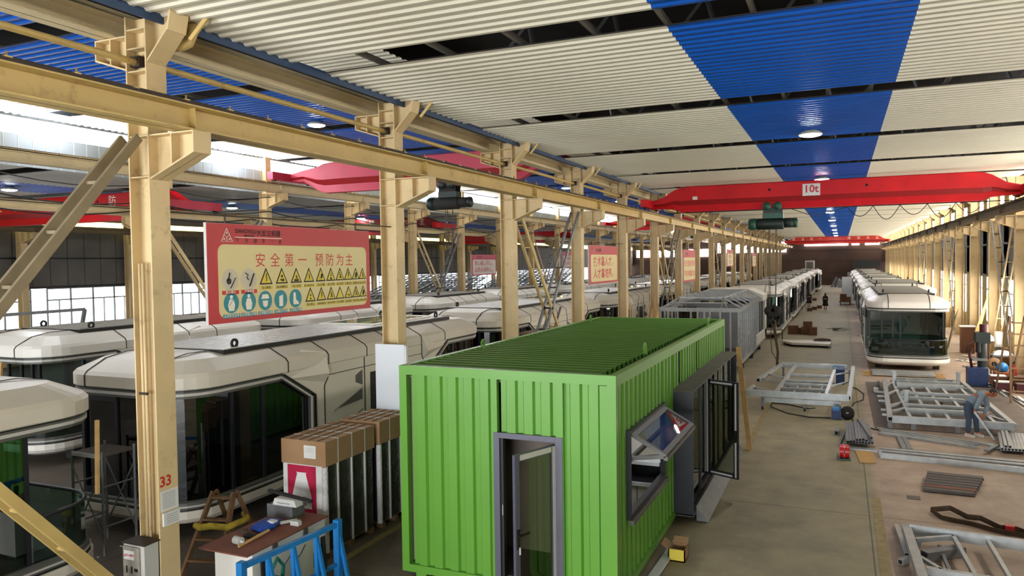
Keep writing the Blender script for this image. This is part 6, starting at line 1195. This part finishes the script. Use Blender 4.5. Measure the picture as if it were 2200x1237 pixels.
def figure(label, J, base, kind):
    # J: joints in local metres (x sideways in picture, y away, z up)
    t = bpy.data.objects.new('person', None); col.objects.link(t); t.location = base; tag(t, label, 'person')
    B_ = Vector(base)
    def chain(names, rad, mb, m, levels=2, extra=None):
        vs_, es, rs_ = [], [], []; ix = {}
        for ch in names:
            prev = None
            for nme in ch:
                if nme not in ix: ix[nme] = len(vs_); vs_.append(tuple(Vector(J[nme]))); rs_.append(rad[nme])
                if prev is not None: es.append((ix[prev], ix[nme]))
                prev = nme
        vv, fs = skin_mesh(vs_, es, rs_, levels); mb.add([v+B_ for v in vv], fs, m, True); return mb
    rad = {'pel': 0.13, 'wst': 0.12, 'che': 0.14, 'nek': 0.055, 'hed': 0.06, 'hl': 0.085, 'hr': 0.085, 'kl': 0.058, 'kr': 0.058, 'al': 0.042, 'ar': 0.042, 'fl': 0.035, 'fr': 0.035, 'sl': 0.06, 'sr': 0.06, 'el': 0.042, 'er': 0.042, 'wl': 0.03, 'wr': 0.03, 'pl': 0.034, 'pr': 0.034, 'cl': 0.034, 'cr': 0.034, 'nkl': 0.07}
    names = [['pel', 'wst', 'che', 'nek', 'hed'], ['pel', 'hl', 'kl', 'al', 'fl'], ['pel', 'hr', 'kr', 'ar', 'fr'], ['che', 'sl', 'el', 'wl', 'pl'], ['che', 'sr', 'er', 'wr', 'pr']]
    for s in 'lr':
        d = (Vector(J['p'+s])-Vector(J['w'+s])).normalized(); side = d.cross(Vector((0, 1, 0.3))).normalized(); cur = side.cross(d)
        for i in range(5):
            o = side*(0.018*(i-1.8)); ln = (0.05, 0.075, 0.085, 0.08, 0.06)[i]; b0 = 'p'+s
            k1, k2 = 'f%s%da' % (s, i), 'f%s%db' % (s, i)
            J[k1] = Vector(J[b0])+o+d*(0.02 if i else -0.02)+side*(-0.02 if i == 0 else 0); J[k2] = J[k1]+d*ln+cur*0.03; rad[k1] = 0.011; rad[k2] = 0.009; names.append([b0, k1, k2])
    body = chain(names, rad, MB(), M_SKIN)
    hc = Vector(J['head'])+B_; fd = Vector(J['face']).normalized(); upv = (Vector(J['head'])-Vector(J['nek'])).normalized(); sd = fd.cross(upv).normalized(); upv = sd.cross(fd).normalized()
    def head_shell(mb, m, grow, cond=None):
        N, Mr = 12, 16; vv = []; fs = []
        for i in range(N+1):
            th = math.pi*i/N
            for j in range(Mr):
                ph = 2*math.pi*j/Mr; x, y, z = math.sin(th)*math.cos(ph), math.sin(th)*math.sin(ph), math.cos(th)
                jaw = 1.0-0.28*max(0, -z)**1.5; vv.append(hc+fd*(x*0.096*grow*(1.0 if z > -0.3 else 1.05))+sd*(y*0.076*grow*jaw)+upv*(z*0.118*grow))
        for i in range(N):
            for j in range(Mr):
                if cond is None or cond(math.cos(math.pi*(i+0.5)/N), math.cos(2*math.pi*(j+0.5)/Mr)): fs.append((i*Mr+j, i*Mr+(j+1) % Mr, (i+1)*Mr+(j+1) % Mr, (i+1)*Mr+j))
        mb.add(vv, fs, m, True)
    head_shell(body, M_SKIN, 1.0)
    body.cyl(hc+fd*0.085+upv*0.02, hc+fd*0.118-upv*0.025, 0.010, M_SKIN, 8, 0.018)
    for s in (-1, 1): body.loft([[hc+sd*(s*(0.074+0.008*g))+fd*(0.018*math.cos(R(a))*q)+upv*(0.03*math.sin(R(a))*q) for a in range(0, 360, 45)] for g, q in ((0, 1), (1.4, 0.9))], M_SKIN, True, True, True)
    P('body', body, t)
    P('mouth', MB().bar(hc+fd*0.098-upv*0.055-sd*0.022, hc+fd*0.098-upv*0.055+sd*0.022, 0.008, 0.008, mat('lips', '#6b3028', 0.6)), t)
    mb = MB()
    for s in (-1, 1): mb.cyl(hc+fd*0.086+upv*0.015+sd*0.03*s, hc+fd*0.094+upv*0.015+sd*0.03*s, 0.010, M_HAIR, 8)
    P('eye', mb, t)
    hb = MB(); head_shell(hb, M_HAIR, 1.07, (lambda z, c: z > 0.45 or (c < 0.35 and z > -0.35)) if kind == 'man' else (lambda z, c: z > 0.5 or c < 0.45))
    if kind != 'man':
        hb.loft([[hc-fd*0.05+sd*(0.09*math.cos(R(a))*q)+fd*(0.05*math.sin(R(a))*q)+upv*h for a in range(0, 360, 40)] for q, h in ((1, 0.03), (1.05, -0.12), (0.9, -0.3), (0.6, -0.38))], M_HAIR, True, True, True)
    P('hair', hb, t)
    def cloth(nm, chs, grow, m):
        vs_, es, rs_ = [], [], []; ix = {}
        for ch in chs:
            prev = None
            for nme in ch:
                if nme not in ix: ix[nme] = len(vs_); vs_.append(tuple(Vector(J[nme]))); rs_.append(rad[nme]*grow+0.012)
                if prev is not None: es.append((ix[prev], ix[nme]))
                prev = nme
        vv, fs = skin_mesh(vs_, es, rs_); P(nm, MB().add([v+B_ for v in vv], fs, m, True), t)
    if kind == 'man':
        cloth('jacket', [['wst', 'che', 'nkl'], ['wst', 'pel'], ['che', 'sl', 'el', 'cl'], ['che', 'sr', 'er', 'cr']], 1.26, M_SHIRT) if 'nkl' in J else None
        cloth('trousers', [['pel', 'hl', 'kl', 'al'], ['pel', 'hr', 'kr', 'ar'], ['pel', 'wst']], 1.14, M_PANTS)
    else:
        cloth('blouse', [['wst', 'che'], ['che', 'sl', 'el', 'wl'], ['che', 'sr', 'er', 'wr']], 1.08, M_BLKCL)
        c = Vector(J['wst'])+B_; zs = [c.z+0.02, c.z-0.15, c.z-0.45, B_.z+0.38]
        P('skirt', MB().loft([[Vector((c.x+(J['pel'][0]-J['wst'][0])*i+r_*math.cos(R(a)), c.y+r_*0.8*math.sin(R(a)), z)) for a in range(0, 360, 24)] for i, (r_, z) in enumerate(zip((0.15, 0.2, 0.25, 0.30), zs))], M_BLKCL, True, True, True), t)
    for s in 'lr':
        a, f_ = Vector(J['a'+s])+B_, Vector(J['f'+s])+B_; dv = f_-a; dv.z = 0; dv.normalize(); n_ = Vector((-dv.y, dv.x, 0)); L_ = []
        for q, wd_, h in ((-0.07, 0.035, 0.09), (0.0, 0.042, 0.10), (0.1, 0.048, 0.07), (0.19, 0.03, 0.045)): p = a+dv*q; L_.append([Vector((p.x+n_.x*wd_, p.y+n_.y*wd_, B_.z)), Vector((p.x-n_.x*wd_, p.y-n_.y*wd_, B_.z)), Vector((p.x-n_.x*wd_*0.8, p.y-n_.y*wd_*0.8, B_.z+h)), Vector((p.x+n_.x*wd_*0.8, p.y+n_.y*wd_*0.8, B_.z+h))])
        P('shoe', MB().loft(L_, M_SHOE if kind == 'man' else M_BLACK), t)
    return t
JW = {'pel': (-0.10, 0.10, 0.90), 'wst': (-0.02, 0.04, 1.04), 'che': (0.20, -0.02, 1.20), 'nek': (0.34, -0.04, 1.24), 'hed': (0.40, -0.05, 1.25), 'head': (0.44, -0.06, 1.26), 'face': (0.75, -0.25, -0.55),
      'hl': (-0.16, 0.02, 0.84), 'hr': (-0.02, 0.16, 0.84), 'kl': (-0.12, -0.06, 0.47), 'kr': (0.07, 0.12, 0.47), 'al': (-0.14, -0.02, 0.09), 'ar': (0.10, 0.10, 0.09), 'fl': (-0.03, -0.10, 0.04), 'fr': (0.22, 0.03, 0.04),
      'sl': (0.16, -0.17, 1.17), 'sr': (0.27, 0.14, 1.18), 'el': (0.04, -0.26, 0.92), 'er': (0.34, 0.05, 0.88), 'wl': (-0.02, -0.27, 0.78), 'wr': (0.22, -0.13, 0.66), 'pl': (0.01, -0.28, 0.72), 'pr': (0.18, -0.18, 0.60), 'cl': (-0.01, -0.27, 0.80), 'cr': (0.23, -0.11, 0.69), 'nkl': (0.29, -0.03, 1.23)}
figure('worker in grey-blue workwear bending over a steel tube by the large frame', JW, (3.35, 24.02, 0.0), 'man')
O('held_tube', MB().bar((3.35-0.03, 24.02-0.31, 0.76), (3.35+0.44, 24.02-0.34, 0.03), 0.05, 0.05, M_GALV), 'square steel tube held slanting to the floor by the worker', 'tube', (3.79, 23.68, 0.03))
def stand(dx, step_):
    return {'pel': (0, 0, 0.84), 'wst': (0, 0, 1.0), 'che': (0.0, 0, 1.2), 'nek': (0, 0.0, 1.36), 'hed': (0, 0.0, 1.42), 'head': (0, 0.0, 1.50), 'face': (dx, 1, 0), 'hl': (-0.09, 0, 0.8), 'hr': (0.09, 0, 0.8), 'kl': (-0.09, step_*0.5, 0.44), 'kr': (0.09, -step_*0.5, 0.44), 'al': (-0.08, step_, 0.08), 'ar': (0.08, -step_, 0.08), 'fl': (-0.08, step_+0.12, 0.03), 'fr': (0.08, -step_+0.12, 0.03),
            'sl': (-0.17, 0, 1.27), 'sr': (0.17, 0, 1.27), 'el': (-0.21, -0.03, 1.02), 'er': (0.21, -0.03, 1.02), 'wl': (-0.19, 0.06, 0.80), 'wr': (0.19, 0.06, 0.80), 'pl': (-0.19, 0.08, 0.73), 'pr': (0.19, 0.08, 0.73)}
figure('woman in a long black dress walking away down the middle of the aisle', stand(0.1, 0.12), (-1.43, 78.6, 0), 'woman')
figure('woman in a dark skirt walking close to the left capsule houses', stand(0.6, 0.2), (-3.05, 83.0, 0), 'woman')
